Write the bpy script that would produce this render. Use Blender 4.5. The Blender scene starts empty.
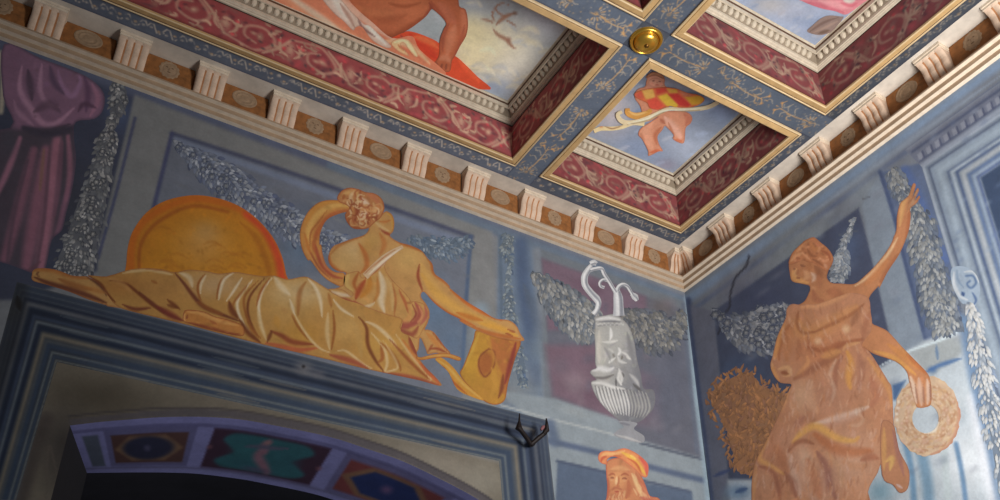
import bpy, bmesh, math, random
import numpy as np
from mathutils import Vector, Matrix
from mathutils.geometry import delaunay_2d_cdt
random.seed(7); RNG = np.random.RandomState(7)
SC = bpy.context.scene
COL = SC.collection

# ------------------------------------------------------------------ camera
FPX, PPY = 938.39, 354.74
PITCH, ROLL, YAW = 0.531841256, -0.000896780855, 0.533218581
cy_, sy_ = math.cos(YAW), math.sin(YAW)
cp_, sp_ = math.cos(PITCH), math.sin(PITCH)
FWD = np.array([sy_*cp_, cy_*cp_, sp_]); RT = np.array([cy_, -sy_, 0.0]); UP = np.cross(RT, FWD)
_r = math.cos(ROLL)*RT + math.sin(ROLL)*UP; _u = -math.sin(ROLL)*RT + math.cos(ROLL)*UP
RT, UP = _r, _u
def ray(px, py): return RT*(px-500)/FPX - UP*(py-PPY)/FPX + FWD
_d = ray(684.6, 292.4)
Z0 = 5.2                       # underside of the stone cornice
ZC = 5.47                      # ceiling plane
CAM = -_d/_d[2]*3.6; CAM[2] = 1.6
def on_left(px, py, y=0.0):    # point of the left wall (plane y = const) seen at a pixel of the photograph
    q = ray(px, py); return CAM + q*(y-CAM[1])/q[1]
def on_right(px, py, x=0.0):
    q = ray(px, py); return CAM + q*(x-CAM[0])/q[0]
def on_level(px, py, z):
    q = ray(px, py); return CAM + q*(z-CAM[2])/q[2]
def project(P):
    P = np.asarray(P)-CAM; d = P@FWD
    return np.stack([500+FPX*(P@RT)/d, PPY-FPX*(P@UP)/d], -1)

cam_data = bpy.data.cameras.new('camera'); cam = bpy.data.objects.new('camera', cam_data); COL.objects.link(cam)
M = Matrix(((RT[0], UP[0], -FWD[0], CAM[0]), (RT[1], UP[1], -FWD[1], CAM[1]), (RT[2], UP[2], -FWD[2], CAM[2]), (0, 0, 0, 1)))
cam.matrix_world = M
cam_data.sensor_fit = 'HORIZONTAL'; cam_data.sensor_width = 36; cam_data.lens = 36*FPX/1000
cam_data.shift_y = (PPY-250)/1000
SC.camera = cam

# ------------------------------------------------------------------ materials
def lin(c):
    c = np.asarray(c, float)/255.0
    return np.where(c <= 0.04045, c/12.92, ((c+0.055)/1.055)**2.4)
def plain(name, srgb, rough=0.8, metal=0.0, mottle=0.18, scale=14.0, bump=0.0, raw=None):
    m = bpy.data.materials.new(name); m.use_nodes = True
    nt = m.node_tree; b = nt.nodes['Principled BSDF']
    b.inputs['Roughness'].default_value = rough; b.inputs['Metallic'].default_value = metal
    c = lin(srgb) if raw is None else np.asarray(raw)
    tc = nt.nodes.new('ShaderNodeTexCoord'); n = nt.nodes.new('ShaderNodeTexNoise')
    n.inputs['Scale'].default_value = scale; n.inputs['Detail'].default_value = 6; n.inputs['Roughness'].default_value = 0.65
    nt.links.new(tc.outputs['Object'], n.inputs['Vector'])
    rp = nt.nodes.new('ShaderNodeValToRGB')
    rp.color_ramp.elements[0].position = 0.3; rp.color_ramp.elements[1].position = 0.7
    rp.color_ramp.elements[0].color = (*(c*(1-mottle)), 1); rp.color_ramp.elements[1].color = (*np.clip(c*(1+mottle), 0, 1), 1)
    nt.links.new(n.outputs['Fac'], rp.inputs['Fac']); nt.links.new(rp.outputs['Color'], b.inputs['Base Color'])
    if bump:
        bp = nt.nodes.new('ShaderNodeBump'); bp.inputs['Strength'].default_value = bump; bp.inputs['Distance'].default_value = 0.01
        nt.links.new(n.outputs['Fac'], bp.inputs['Height']); nt.links.new(bp.outputs['Normal'], b.inputs['Normal'])
    return m
def paint_material():
    m = bpy.data.materials.new('fresco_paint'); m.use_nodes = True
    nt = m.node_tree; b = nt.nodes['Principled BSDF']; b.inputs['Roughness'].default_value = 0.85
    a = nt.nodes.new('ShaderNodeAttribute'); a.attribute_name = 'pigment'
    tc = nt.nodes.new('ShaderNodeTexCoord')
    n1 = nt.nodes.new('ShaderNodeTexNoise'); n1.inputs['Scale'].default_value = 9; n1.inputs['Detail'].default_value = 8; n1.inputs['Roughness'].default_value = 0.7
    n2 = nt.nodes.new('ShaderNodeTexNoise'); n2.inputs['Scale'].default_value = 70; n2.inputs['Detail'].default_value = 4
    for n in (n1, n2): nt.links.new(tc.outputs['Object'], n.inputs['Vector'])
    r1 = nt.nodes.new('ShaderNodeMapRange'); r1.inputs[1].default_value = .25; r1.inputs[2].default_value = .75; r1.inputs[3].default_value = .82; r1.inputs[4].default_value = 1.18
    r2 = nt.nodes.new('ShaderNodeMapRange'); r2.inputs[1].default_value = .3; r2.inputs[2].default_value = .7; r2.inputs[3].default_value = .95; r2.inputs[4].default_value = 1.05
    nt.links.new(n1.outputs['Fac'], r1.inputs[0]); nt.links.new(n2.outputs['Fac'], r2.inputs[0])
    mu = nt.nodes.new('ShaderNodeMath'); mu.operation = 'MULTIPLY'
    nt.links.new(r1.outputs[0], mu.inputs[0]); nt.links.new(r2.outputs[0], mu.inputs[1])
    vm = nt.nodes.new('ShaderNodeVectorMath'); vm.operation = 'SCALE'
    nt.links.new(a.outputs['Color'], vm.inputs[0]); nt.links.new(mu.outputs[0], vm.inputs['Scale'])
    nt.links.new(vm.outputs[0], b.inputs['Base Color'])
    bp = nt.nodes.new('ShaderNodeBump'); bp.inputs['Strength'].default_value = .12; bp.inputs['Distance'].default_value = .004
    nt.links.new(n2.outputs['Fac'], bp.inputs['Height']); nt.links.new(bp.outputs['Normal'], b.inputs['Normal'])
    return m
FRESCO = paint_material()
STONE = plain('cream_stone', (212, 196, 176), .75, mottle=.13, scale=22, bump=.15)
STONE2 = plain('rosy_stone', (204, 178, 156), .75, mottle=.18, scale=18, bump=.15)
PLASTER = plain('pale_plaster', (202, 192, 180), .85, mottle=.2, scale=7, bump=.12)
BROWN = plain('brown_groove', (160, 136, 112), .8, mottle=.15)
FLUTE = plain('orange_flute', (172, 118, 78), .8, mottle=.15)
OCHRE = plain('ochre_panel', (138, 88, 44), .8, mottle=.35, scale=30, bump=.1)
MEDAL = plain('grey_medallion', (150, 124, 98), .8, mottle=.2, scale=40)
GILT = plain('dull_gilding', (188, 154, 106), .6, mottle=.16, scale=16, bump=.1)
GILTPALE = plain('pale_gilding', (204, 178, 138), .6, mottle=.12, scale=20)
MOULD = plain('ivory_moulding', (196, 184, 164), .7, mottle=.14, scale=30, bump=.1)
GREYD = plain('grey_dart', (140, 126, 108), .8)
WOOD = plain('brown_wood_edge', (84, 56, 36), .7)
GOLD = plain('polished_gold', (222, 172, 70), .28, metal=.85, mottle=.1)
GOLDD = plain('dark_gold', (120, 84, 30), .4, metal=.7, mottle=.15)
IRON = plain('black_iron', (30, 22, 22), .55, metal=.5, mottle=.3, scale=60)
DARK = plain('passage_shade_dark', (38, 37, 48), .9, mottle=.25, scale=5)  # shade of the unlit passage, put into the base colour
LIGHT_BLOCK = plain('light_block_brown', (60, 48, 40), .9)

# ------------------------------------------------------------------ objects
def tag(o, label=None, cat=None, group=None, kind=None):
    if label: o['label'] = label
    if cat: o['category'] = cat
    if group: o['group'] = group
    if kind: o['kind'] = kind
    return o
def link_mesh(name, bm, mats, parent=None, smooth=False):
    me = bpy.data.meshes.new(name); bm.normal_update(); bm.to_mesh(me); bm.free()
    for m in (mats if isinstance(mats, (list, tuple)) else [mats]): me.materials.append(m)
    if smooth:
        for p in me.polygons: p.use_smooth = True
    o = bpy.data.objects.new(name, me); COL.objects.link(o)
    if parent is not None:
        o.parent = parent; o.matrix_parent_inverse = parent.matrix_world.inverted()
    return o
def empty(name, loc=(0, 0, 0), rz=0.0):
    o = bpy.data.objects.new(name, None); COL.objects.link(o); o.location = loc; o.rotation_euler = (0, 0, rz)
    o.empty_display_size = .1
    o.matrix_world = Matrix.Translation(Vector(loc)) @ Matrix.Rotation(rz, 4, 'Z')
    return o
def copy_tree(o, parent=None):
    c = o.copy(); COL.objects.link(c)
    if parent is not None: c.parent = parent
    for ch in list(o.children): copy_tree(ch, c)
    return c
def add_box(bm, x0, x1, y0, y1, z0, z1, mi=0):
    v = [bm.verts.new(p) for p in ((x0,y0,z0),(x1,y0,z0),(x1,y1,z0),(x0,y1,z0),(x0,y0,z1),(x1,y0,z1),(x1,y1,z1),(x0,y1,z1))]
    for f in ((0,3,2,1),(4,5,6,7),(0,1,5,4),(1,2,6,5),(2,3,7,6),(3,0,4,7)):
        bm.faces.new([v[i] for i in f]).material_index = mi
def add_lathe(bm, prof, n=32, c=(0,0,0), axis='Z', mi=0, sx=1, sy=1):
    rings = []
    for r, h in prof:
        ring = []
        for k in range(n):
            a = 2*math.pi*k/n; x, y = r*math.cos(a)*sx, r*math.sin(a)*sy
            p = (x, y, h) if axis == 'Z' else (x, h, y)
            ring.append(bm.verts.new((c[0]+p[0], c[1]+p[1], c[2]+p[2])))
        rings.append(ring)
    for a, b in zip(rings, rings[1:]):
        for k in range(n): bm.faces.new((a[k], a[(k+1) % n], b[(k+1) % n], b[k])).material_index = mi
    bm.faces.new(rings[0]).material_index = mi; bm.faces.new(rings[-1]).material_index = mi
def add_tube(bm, pts, rads, n=10):
    pts = [Vector(p) for p in pts]; rings = []
    for i, p in enumerate(pts):
        t = (pts[min(i+1, len(pts)-1)]-pts[max(i-1, 0)]).normalized()
        a = t.cross(Vector((0.3, 1, 0.2))).normalized(); b = t.cross(a)
        rings.append([bm.verts.new(p+(a*math.cos(2*math.pi*k/n)+b*math.sin(2*math.pi*k/n))*rads[i]) for k in range(n)])
    for a, b in zip(rings, rings[1:]):
        for k in range(n): bm.faces.new((a[k], a[(k+1) % n], b[(k+1) % n], b[k]))
    bm.faces.new(rings[0]); bm.faces.new(rings[-1])
def sweep(bm, path_fn, prof, mats=None, closed=False, stations=2):
    """path_fn(i, d, h) -> world point of station i for a profile point (d, h)"""
    st = [[bm.verts.new(path_fn(i, d, h)) for d, h in prof] for i in range(stations)]
    n = stations if closed else stations-1
    for i in range(n):
        a, b = st[i], st[(i+1) % stations]
        for k in range(len(prof)-1):
            bm.faces.new((a[k], a[k+1], b[k+1], b[k])).material_index = mats[k] if mats else 0
    return st

# ------------------------------------------------------------------ painting engine
def smooth_line(pts, closed=False, n=5):
    P = np.asarray(pts, float)
    if len(P) < 3: return P
    out = []; m = len(P); rng = range(m if closed else m-1)
    for i in rng:
        p0 = P[(i-1) % m] if closed or i > 0 else P[0]; p1 = P[i]; p2 = P[(i+1) % m]
        p3 = P[(i+2) % m] if closed or i+2 < m else P[-1]
        for k in range(n):
            t = k/n
            out.append(.5*((2*p1)+(-p0+p2)*t+(2*p0-5*p1+4*p2-p3)*t*t+(-p0+3*p1-3*p2+p3)*t**3))
    if not closed: out.append(P[-1])
    return np.array(out)
def seg_dist(P, line):
    best = np.full(len(P), 1e9); par = np.zeros(len(P)); L = np.hypot(*(np.diff(line, axis=0).T)); tot = max(L.sum(), 1e-9); acc = 0
    for i in range(len(line)-1):
        a, b = line[i], line[i+1]; ab = b-a; l2 = max(ab@ab, 1e-12)
        t = np.clip(((P-a)@ab)/l2, 0, 1); d = np.hypot(*(P-(a+t[:, None]*ab)).T)
        m = d < best; best[m] = d[m]; par[m] = (acc+t[m]*L[i])/tot; acc += L[i]
    return best, par
def in_poly(P, poly):
    x, y = P[:, 0], P[:, 1]; ins = np.zeros(len(P), bool); n = len(poly)
    for i in range(n):
        x1, y1 = poly[i]; x2, y2 = poly[(i+1) % n]
        c = ((y1 > y) != (y2 > y))
        if y1 != y2: ins ^= c & (x < (x2-x1)*(y-y1)/(y2-y1)+x1)
    return ins
def L(pts, col, w, a=.7, taper=.75, soft=1.0, raw=False):
    return ('l', np.asarray(pts, float) if raw else smooth_line(pts), col, w, a, taper, soft)
def B(c, rx, ry, col, a=.7, rot=0.0, pw=1.0): return ('b', c, rx, ry, col, a, math.radians(rot), pw)
def F(poly, col, a=1.0, soft=1.5, raw=True): return ('f', np.asarray(poly, float) if raw else smooth_line(poly, True), col, a, soft)
def G(p, q, col, a=.6): return ('g', np.asarray(p, float), np.asarray(q, float), col, a)
def smst(x): x = np.clip(x, 0, 1); return x*x*(3-2*x)
def paint(P, base, strokes):
    C = np.tile(np.asarray(base, float), (len(P), 1))
    lo, hi = P.min(0), P.max(0)
    for s in strokes:
        k = s[0]
        if k == 'l':
            _, line, col, w, a, taper, soft = s
            l0, l1 = line.min(0)-w, line.max(0)+w
            idx = np.nonzero((P[:, 0] > l0[0]) & (P[:, 0] < l1[0]) & (P[:, 1] > l0[1]) & (P[:, 1] < l1[1]))[0]
            if not len(idx): continue
            d, t = seg_dist(P[idx], line)
            ww = w*(1-taper*np.abs(2*t-1)**2)
            m = min(1, a*1.15)*smst((1.12*ww-d)/np.maximum(ww*soft, 1e-6))
        elif k == 'b':
            _, c, rx, ry, col, a, rot, pw = s
            R = max(rx, ry)
            idx = np.nonzero((np.abs(P[:, 0]-c[0]) < R) & (np.abs(P[:, 1]-c[1]) < R))[0]
            if not len(idx): continue
            q = P[idx]-np.asarray(c); x = q[:, 0]*math.cos(rot)+q[:, 1]*math.sin(rot); y = -q[:, 0]*math.sin(rot)+q[:, 1]*math.cos(rot)
            m = a*smst(pw*(1-np.sqrt((x/rx)**2+(y/ry)**2)))
        elif k == 'f':
            _, poly, col, a, soft = s
            l0, l1 = poly.min(0)-soft, poly.max(0)+soft
            idx = np.nonzero((P[:, 0] > l0[0]) & (P[:, 0] < l1[0]) & (P[:, 1] > l0[1]) & (P[:, 1] < l1[1]))[0]
            if not len(idx): continue
            d, _t = seg_dist(P[idx], np.vstack([poly, poly[:1]]))
            sg = np.where(in_poly(P[idx], poly), d, -d)
            m = a*smst((sg+soft)/(2*soft))
        else:
            _, p, q, col, a = s
            idx = np.arange(len(P)); v = q-p
            m = a*np.clip(((P-p)@v)/(v@v), 0, 1)
        C[idx] += (np.asarray(col, float)-C[idx])*m[:, None]
    return C
def resample(poly, s):
    out = []; n = len(poly)
    for i in range(n):
        a, b = poly[i], poly[(i+1) % n]; k = max(1, int(round(np.hypot(*(b-a))/s)))
        for j in range(k): out.append(a+(b-a)*j/k)
    return np.array(out)
def light_at(plane, p):
    """relative daylight on a painted plane, one number per painted object, used to turn seen colours into pigment"""
    return LIGHT.get(plane, lambda x, y: 1.0)(p[0], p[1])
LIGHT = {}
def to_pigment(C, gain): return np.clip(lin(np.clip(C, 0, 255))/gain, 0.002, .93)
def canvas(name, poly, to3d, base, strokes, parent=None, res=1.6, gain=1.0, edge=None, curved=True, wobble=0.0, mat=None, tone=1.0, mott=0):
    """a layer of paint: outline poly in its own 2-D drawing space, to3d maps drawing space onto the real surface"""
    poly = np.asarray(poly, float)
    if curved: poly = smooth_line(poly, True, 4)
    bd = resample(poly, res)
    if wobble: bd = bd+RNG.uniform(-wobble, wobble, bd.shape)
    lo, hi = bd.min(0), bd.max(0)
    gx, gy = np.meshgrid(np.arange(lo[0], hi[0], res), np.arange(lo[1], hi[1], res))
    gx = gx+(np.arange(gx.shape[0]) % 2)[:, None]*res*.5
    P = np.stack([gx.ravel(), gy.ravel()], 1)
    P = P[in_poly(P, bd)]
    if len(P):
        keep = np.ones(len(P), bool)
        # cull points close to the outline with a coarse hash
        cell = {}
        for q in bd: cell.setdefault((int(q[0]//res), int(q[1]//res)), []).append(q)
        for i, q in enumerate(P):
            cx, cyy = int(q[0]//res), int(q[1]//res)
            for dx in (-1, 0, 1):
                for dy in (-1, 0, 1):
                    for w in cell.get((cx+dx, cyy+dy), ()):
                        if abs(w[0]-q[0])+abs(w[1]-q[1]) < res*.55: keep[i] = False
        P = P[keep]
    allp = np.vstack([bd, P]) if len(P) else bd
    nb = len(bd)
    vs, es, fs, *_ = delaunay_2d_cdt([Vector(p) for p in allp], [(i, (i+1) % nb) for i in range(nb)], [], 1, 1e-5)
    V2 = np.array([(v.x, v.y) for v in vs])
    if mott:
        r = np.random.RandomState(len(name)+int(abs(poly[0][0])))
        ext = hi-lo; k = np.asarray(base, float); M_ = []
        for i in range(mott):
            c = lo+r.rand(2)*ext; f = r.uniform(.72, 1.25)
            M_.append(B(c, r.uniform(2, 7), r.uniform(1.5, 4), np.clip(k*f*np.array([1, r.uniform(.93, 1.06), r.uniform(.86, 1.12)]), 0, 255), .35, r.uniform(0, 180)))
        strokes = list(strokes[:2])+M_+list(strokes[2:])
    if edge: strokes = list(strokes)+[('l', np.vstack([bd, bd[:1]]), edge[0], edge[1], edge[2], 0.0, 1.0)]
    C = to_pigment(paint(V2, base, strokes), gain/tone)
    V3 = to3d(V2)
    fs = [tuple(f) for f in fs]
    if parent is None and not name.startswith(('wall', 'trim')):      # the paint layer sits into its wall
        ax = [k for k in (0, 1) if np.ptp(V3[:, k]) < 1e-6]
        if ax:
            n0 = len(V3); bk = V3[:nb].copy(); bk[:, ax[0]] += .00005; V3 = np.vstack([V3, bk]); C = np.vstack([C, C[:nb]])
            fs += [(i, (i+1) % nb, n0+(i+1) % nb, n0+i) for i in range(nb)]
    me = bpy.data.meshes.new(name); me.from_pydata([tuple(v) for v in V3], [], fs)
    at = me.color_attributes.new('pigment', 'FLOAT_COLOR', 'POINT')
    at.data.foreach_set('color', np.hstack([C, np.ones((len(C), 1))]).astype(np.float32).ravel())
    me.materials.append(mat or FRESCO)
    o = bpy.data.objects.new(name, me); COL.objects.link(o)
    if parent is not None:
        o.parent = parent; o.matrix_parent_inverse = parent.matrix_world.inverted()
    return o
def L3(y):   # drawing space = pixels of the photograph, laid on the left wall plane
    def f(V):
        q = RT*((V[:, :1]-500)/FPX)-UP*((V[:, 1:]-PPY)/FPX)+FWD
        return CAM+q*((y-CAM[1])/q[:, 1:2])
    return f
def R3(x):
    def f(V):
        q = RT*((V[:, :1]-500)/FPX)-UP*((V[:, 1:]-PPY)/FPX)+FWD
        return CAM+q*((x-CAM[0])/q[:, 0:1])
    return f
def Z3(z):
    def f(V):
        q = RT*((V[:, :1]-500)/FPX)-UP*((V[:, 1:]-PPY)/FPX)+FWD
        return CAM+q*((z-CAM[2])/q[:, 2:3])
    return f
def rows(pts, k):               # traced points of an enlarged detail -> photograph pixels
    return [(k[0]+x/k[2], k[1]+y/k[2]) for x, y in pts]

def leaf_mesh(name, leaves, to3, gain, parent=None, depth=.0010, tone=1.0):
    """many painted leaves in one mesh: (x, y, dx, dy, width, colour) in drawing space"""
    V, Fc, Cc = [], [], []
    for k, (x, y, dx, dy, w, col) in enumerate(leaves):
        nx, ny = -dy, dx; l = math.hypot(dx, dy)+1e-9; nx, ny = nx/l*w, ny/l*w; b = len(V); col = np.asarray(col, float)
        V += [(x-dx*.5, y-dy*.5), (x-dx*.18+nx, y-dy*.18+ny), (x+dx*.2+nx*.8, y+dy*.2+ny*.8), (x+dx*.5, y+dy*.5), (x+dx*.2-nx*.8, y+dy*.2-ny*.8), (x-dx*.18-nx, y-dy*.18-ny), (x, y)]
        Cc += [col*.82, col*.88, col*.95, col, col*1.04, col*.98, col*1.06]
        Fc += [(b+6, b+i, b+(i+1) % 6) for i in range(6)]
    V = np.array(V); P3 = to3(V); d = CAM-P3; d /= np.linalg.norm(d, axis=1)[:, None]
    off = np.repeat(np.linspace(0, depth, len(leaves)), 7); P3 = P3+d*off[:, None]
    me = bpy.data.meshes.new(name); me.from_pydata([tuple(v) for v in P3], [], Fc)
    at = me.color_attributes.new('pigment', 'FLOAT_COLOR', 'POINT'); C = to_pigment(np.array(Cc), gain/tone)
    at.data.foreach_set('color', np.hstack([C, np.ones((len(C), 1))]).astype(np.float32).ravel()); me.materials.append(FRESCO)
    o = bpy.data.objects.new(name, me); COL.objects.link(o)
    if parent is not None: o.parent = parent; o.matrix_parent_inverse = parent.matrix_world.inverted()
    return o

def brush_ribbon(name, path, ws, to3, base, strokes, parent, gain, tone=1.0, across=6):
    """a band of paint following a bent path, built as a strip of quads"""
    P = smooth_line(path, n=8); n_ = len(P); w = np.interp(np.linspace(0, 1, n_), np.linspace(0, 1, len(ws)), ws)
    T = np.gradient(P, axis=0); T /= np.hypot(*T.T)[:, None]+1e-9; N = np.stack([-T[:, 1], T[:, 0]], 1)
    V = np.array([P[i]+N[i]*w[i]*(2*j/across-1) for i in range(n_) for j in range(across+1)]); k = across+1
    C = to_pigment(paint(V, base, strokes), gain/tone); V3 = to3(V)
    d = CAM-V3; d /= np.linalg.norm(d, axis=1)[:, None]; V3 = V3+d*np.repeat(np.linspace(0, .00012, n_), k)[:, None]
    me = bpy.data.meshes.new(name); me.from_pydata([tuple(v) for v in V3], [], [(i*k+j, i*k+j+1, (i+1)*k+j+1, (i+1)*k+j) for i in range(n_-1) for j in range(across)])
    at = me.color_attributes.new('pigment', 'FLOAT_COLOR', 'POINT'); at.data.foreach_set('color', np.hstack([C, np.ones((len(C), 1))]).astype(np.float32).ravel()); me.materials.append(FRESCO)
    o = bpy.data.objects.new(name, me); COL.objects.link(o)
    if parent is not None: o.parent = parent; o.matrix_parent_inverse = parent.matrix_world.inverted()
    return o
AMB = .10
WINS = [('window_daylight', (-.9, -3.7, 3.1), (-.2, -.2, 5.3), 1.0, 1.6, 104, (1.0, .97, .93), 138)]
def _quad(c, k):
    return lambda x, y: math.exp(c[0]+c[1]*x*k+c[2]*y*k+c[3]*x*x*k*k+c[4]*x*y*k*k+c[5]*y*y*k*k)
LIGHT['L'] = _quad([-1.4613, 2.7008, 1.8152, -1.6922, 1.723, -3.1553], .001)
LIGHT['R'] = _quad([-2.9639, -0.33248, 6.812, 3.0514, -2.7633, -6.257], .001)
LIGHT['C'] = _quad([-0.46871, -0.082373, -0.61288, -0.090662, -0.050292, -0.10298], 1)
# ================================================================== stone cornice
XEND, YEND = -6.2, -4.6
def cornice(side):
    prof = [(0, 5.200), (.026, 5.200), (.026, 5.226), (.052, 5.226), (.052, 5.252), (.078, 5.252), (.078, 5.262), (0, 5.272)]
    mats = [0, 1, 0, 1, 0, 1, 0]
    bm = bmesh.new()
    if side == 'left': fn = lambda i, d, h: (XEND, -d, h) if i == 0 else (-d, -d, h)
    else: fn = lambda i, d, h: (-d, -d, h) if i == 0 else (-d, YEND, h)
    sweep(bm, fn, prof, mats)
    return bm
t = link_mesh('trim_1', cornice('left'), [STONE, BROWN]); tag(t, 'cream stone band of three stepped mouldings along the top of the left wall', 'cornice', kind='structure')
t = link_mesh('trim_2', cornice('right'), [STONE, BROWN]); tag(t, 'cream stone band of three stepped mouldings along the top of the right wall', 'cornice', kind='structure')
bm = bmesh.new(); add_box(bm, XEND, 0, -.004, .1, 5.26, ZC)
tag(link_mesh('trim_3', bm, OCHRE), 'brown frieze strip behind the consoles of the left wall', 'frieze', kind='structure')
bm = bmesh.new(); add_box(bm, -.004, .1, YEND, -.004, 5.26, ZC)
tag(link_mesh('trim_4', bm, OCHRE), 'brown frieze strip behind the consoles of the right wall', 'frieze', kind='structure')

# console bracket: local x along the wall, local -y out of the wall, z from the cornice up
PROF = [(.012, -.062), (.018, -.03), (.026, -.008), (.035, .012), (.041, .03), (.043, .046), (.045, .06), (.051, .074), (.061, .087), (.074, .098), (.086, .106)]
def console_parts(root, wd=.15):
    bm = bmesh.new()
    nseg = 4; sub = 8; us = []
    for k in range(nseg*sub+1):
        u = -wd/2+wd*k/(nseg*sub); ph = (k % sub)/sub
        us.append((u, .009*math.sin(math.pi*ph)**.6 if 0 < ph < 1 else 0))
    grid = [[bm.verts.new((u, -(d+r*(1-.5*(z > .09))), z)) for u, r in us] for d, z in PROF]
    for a, b in zip(grid, grid[1:]):
        for k in range(len(us)-1): bm.faces.new((a[k], a[k+1], b[k+1], b[k]))
    for sgn, idx in ((-1, 0), (1, -1)):
        back = [bm.verts.new((sgn*wd/2, 0, z)) for d, z in PROF]
        for i in range(len(PROF)-1): bm.faces.new((grid[i][idx], grid[i+1][idx], back[i+1], back[i]))
    link_mesh('scroll_body', bm, STONE2, root)
    for j in (1, 2, 3):
        bm = bmesh.new(); u = -wd/2+wd*j/nseg
        a = [(bm.verts.new((u-.0045, -(d+.0045), z)), bm.verts.new((u+.0045, -(d+.0045), z))) for d, z in PROF[1:-1]]
        for p, q in zip(a, a[1:]): bm.faces.new((p[0], p[1], q[1], q[0]))
        link_mesh('flute', bm, FLUTE, root)
    bm = bmesh.new(); h = ZC-5.335
    add_box(bm, -wd/2-.002, wd/2+.002, -.092, 0, .106, h-.016); add_box(bm, -wd/2-.005, wd/2+.005, -.098, 0, h-.016, h-.001)
    link_mesh('abacus', bm, STONE, root)
ORD = ['first', 'second', 'third', 'fourth', 'fifth', 'sixth', 'seventh', 'eighth', 'ninth', 'tenth', 'eleventh']
proto = None
def put_console(x, y, rz, label, group):
    global proto
    if proto is None:
        proto = empty('console_bracket', (0, 0, 0)); console_parts(proto); o = proto
    else: o = copy_tree(proto)
    o.location = (x, y, 5.335); o.rotation_euler = (0, 0, rz)
    tag(o, label, 'bracket', group)
for k in range(11):
    put_console(-.443-.405*k, 0, 0, f'fluted cream stone bracket on the left cornice, {ORD[k]} from the room corner', 'brackets of the left cornice')
for k in range(6):
    put_console(0, -.465-.405*k, -math.pi/2, f'fluted cream stone bracket on the right cornice, {ORD[k]} from the room corner', 'brackets of the right cornice')
# mitred bracket filling the corner
def corner_console():
    root = empty('corner_bracket', (0, 0, 5.335)); W = .13; h = ZC-5.335
    bm = bmesh.new(); us = [0, .035, .04, .05, .085, .09, .1, W]
    for side in (0, 1):
        grid = []
        for d, z in PROF:
            row = []
            for u in [W-(W-d)*t for t in (0, .14, .28, .3, .42, .56, .7, .72, .86, 1)]:
                row.append(bm.verts.new((-u, -d, z+5.335) if side == 0 else (-d, -u, z+5.335)))
            grid.append(row)
        for a, b in zip(grid, grid[1:]):
            for k in range(len(a)-1): bm.faces.new((a[k], a[k+1], b[k+1], b[k]))
        back = [bm.verts.new((-W, 0, z+5.335) if side == 0 else (0, -W, z+5.335)) for d, z in PROF]
        for i in range(len(PROF)-1): bm.faces.new((grid[i][0], grid[i+1][0], back[i+1], back[i]))
    link_mesh('scroll_body', bm, STONE2, root)
    for side in (0, 1):
        for tt in (.33, .68):
            bm = bmesh.new(); a = []
            for d, z in PROF[1:-1]:
                u = W-(W-d)*tt; e = d+.003
                pr = [(-(u+.005), -e, z+5.335), (-(u-.005), -e, z+5.335)]
                if side: pr = [(p[1], p[0], p[2]) for p in pr]
                a.append([bm.verts.new(p) for p in pr])
            for p, q in zip(a, a[1:]): bm.faces.new((p[0], p[1], q[1], q[0]))
            link_mesh('flute', bm, FLUTE, root)
    bm = bmesh.new()
    add_box(bm, -W-.002, 0, -.092, 0, 5.441, ZC-.016); add_box(bm, -.092, 0, -W-.002, -.092, 5.441, ZC-.016)
    add_box(bm, -W-.005, 0, -.098, 0, ZC-.016, ZC-.001); add_box(bm, -.098, 0, -W-.005, -.098, ZC-.016, ZC-.001)
    link_mesh('abacus', bm, STONE, root)
    tag(root, 'mitred cream stone bracket filling the corner where both cornices meet', 'bracket')
corner_console()

HOLLOW = plain('carved_shadow_brown', (104, 78, 56), .85)
# ochre panels between the brackets: local frame as for the brackets
def panel_parts(root, kind, w=.25, h=.128):
    bm = bmesh.new(); add_box(bm, -w/2, w/2, -.008, 0, -.062, h+.003); link_mesh('ochre_ground', bm, OCHRE, root)
    zc = h/2+.004
    if kind == 'rosette':
        bm = bmesh.new()
        prof = [(.058, -.008), (.057, -.0105), (.052, -.0115), (.047, -.0098), (.041, -.0098), (.035, -.0118), (.028, -.0098), (.022, -.0098), (.016, -.0122), (.006, -.0128)]
        add_lathe(bm, prof, 28, (0, 0, zc), 'Y', 0, 1.2, .95); link_mesh('rosette', bm, MEDAL, root)
    else:
        bm = bmesh.new(); n = 40; rings = []
        for rr, hh in ((1.0, -.008), (.97, -.010), (.80, -.0115), (.66, -.0105), (.60, -.012), (.35, -.0145), (.1, -.0155)):
            rings.append([bm.verts.new((.052*rr*math.cos(t)*(1+.06*math.cos(12*t)*(rr > .7)), hh, zc+.058*rr*math.sin(t)*(1+.06*math.cos(12*t)*(rr > .7)))) for t in [2*math.pi*k/n for k in range(n)]])
        for p, q in zip(rings, rings[1:]):
            for k in range(n): bm.faces.new((p[k], p[(k+1) % n], q[(k+1) % n], q[k]))
        bm.faces.new(rings[-1]); link_mesh('mask_relief', bm, MEDAL, root)
        for dx, dz, rx, rz_ in ((-.014, .010, .007, .0035), (.014, .010, .007, .0035), (0, -.021, .010, .0028)):
            bm = bmesh.new(); add_lathe(bm, [(1, -.0135), (.6, -.0165)], 12, (dx, 0, zc+dz), 'Y', 0, rx, rz_); link_mesh('mouth' if dx == 0 else 'eye', bm, HOLLOW, root)
        bm = bmesh.new(); add_lathe(bm, [(1, -.013), (.7, -.0175), (.1, -.019)], 10, (0, 0, zc-.004), 'Y', 0, .0045, .013); link_mesh('nose', bm, MEDAL, root)
PP = {}
def put_panel(kind, x, y, rz, label, group):
    if kind not in PP:
        PP[kind] = empty('frieze_panel'); panel_parts(PP[kind], kind); o = PP[kind]
    else: o = copy_tree(PP[kind])
    o.location = (x, y, 5.335); o.rotation_euler = (0, 0, rz); tag(o, label, 'panel', group)
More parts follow.
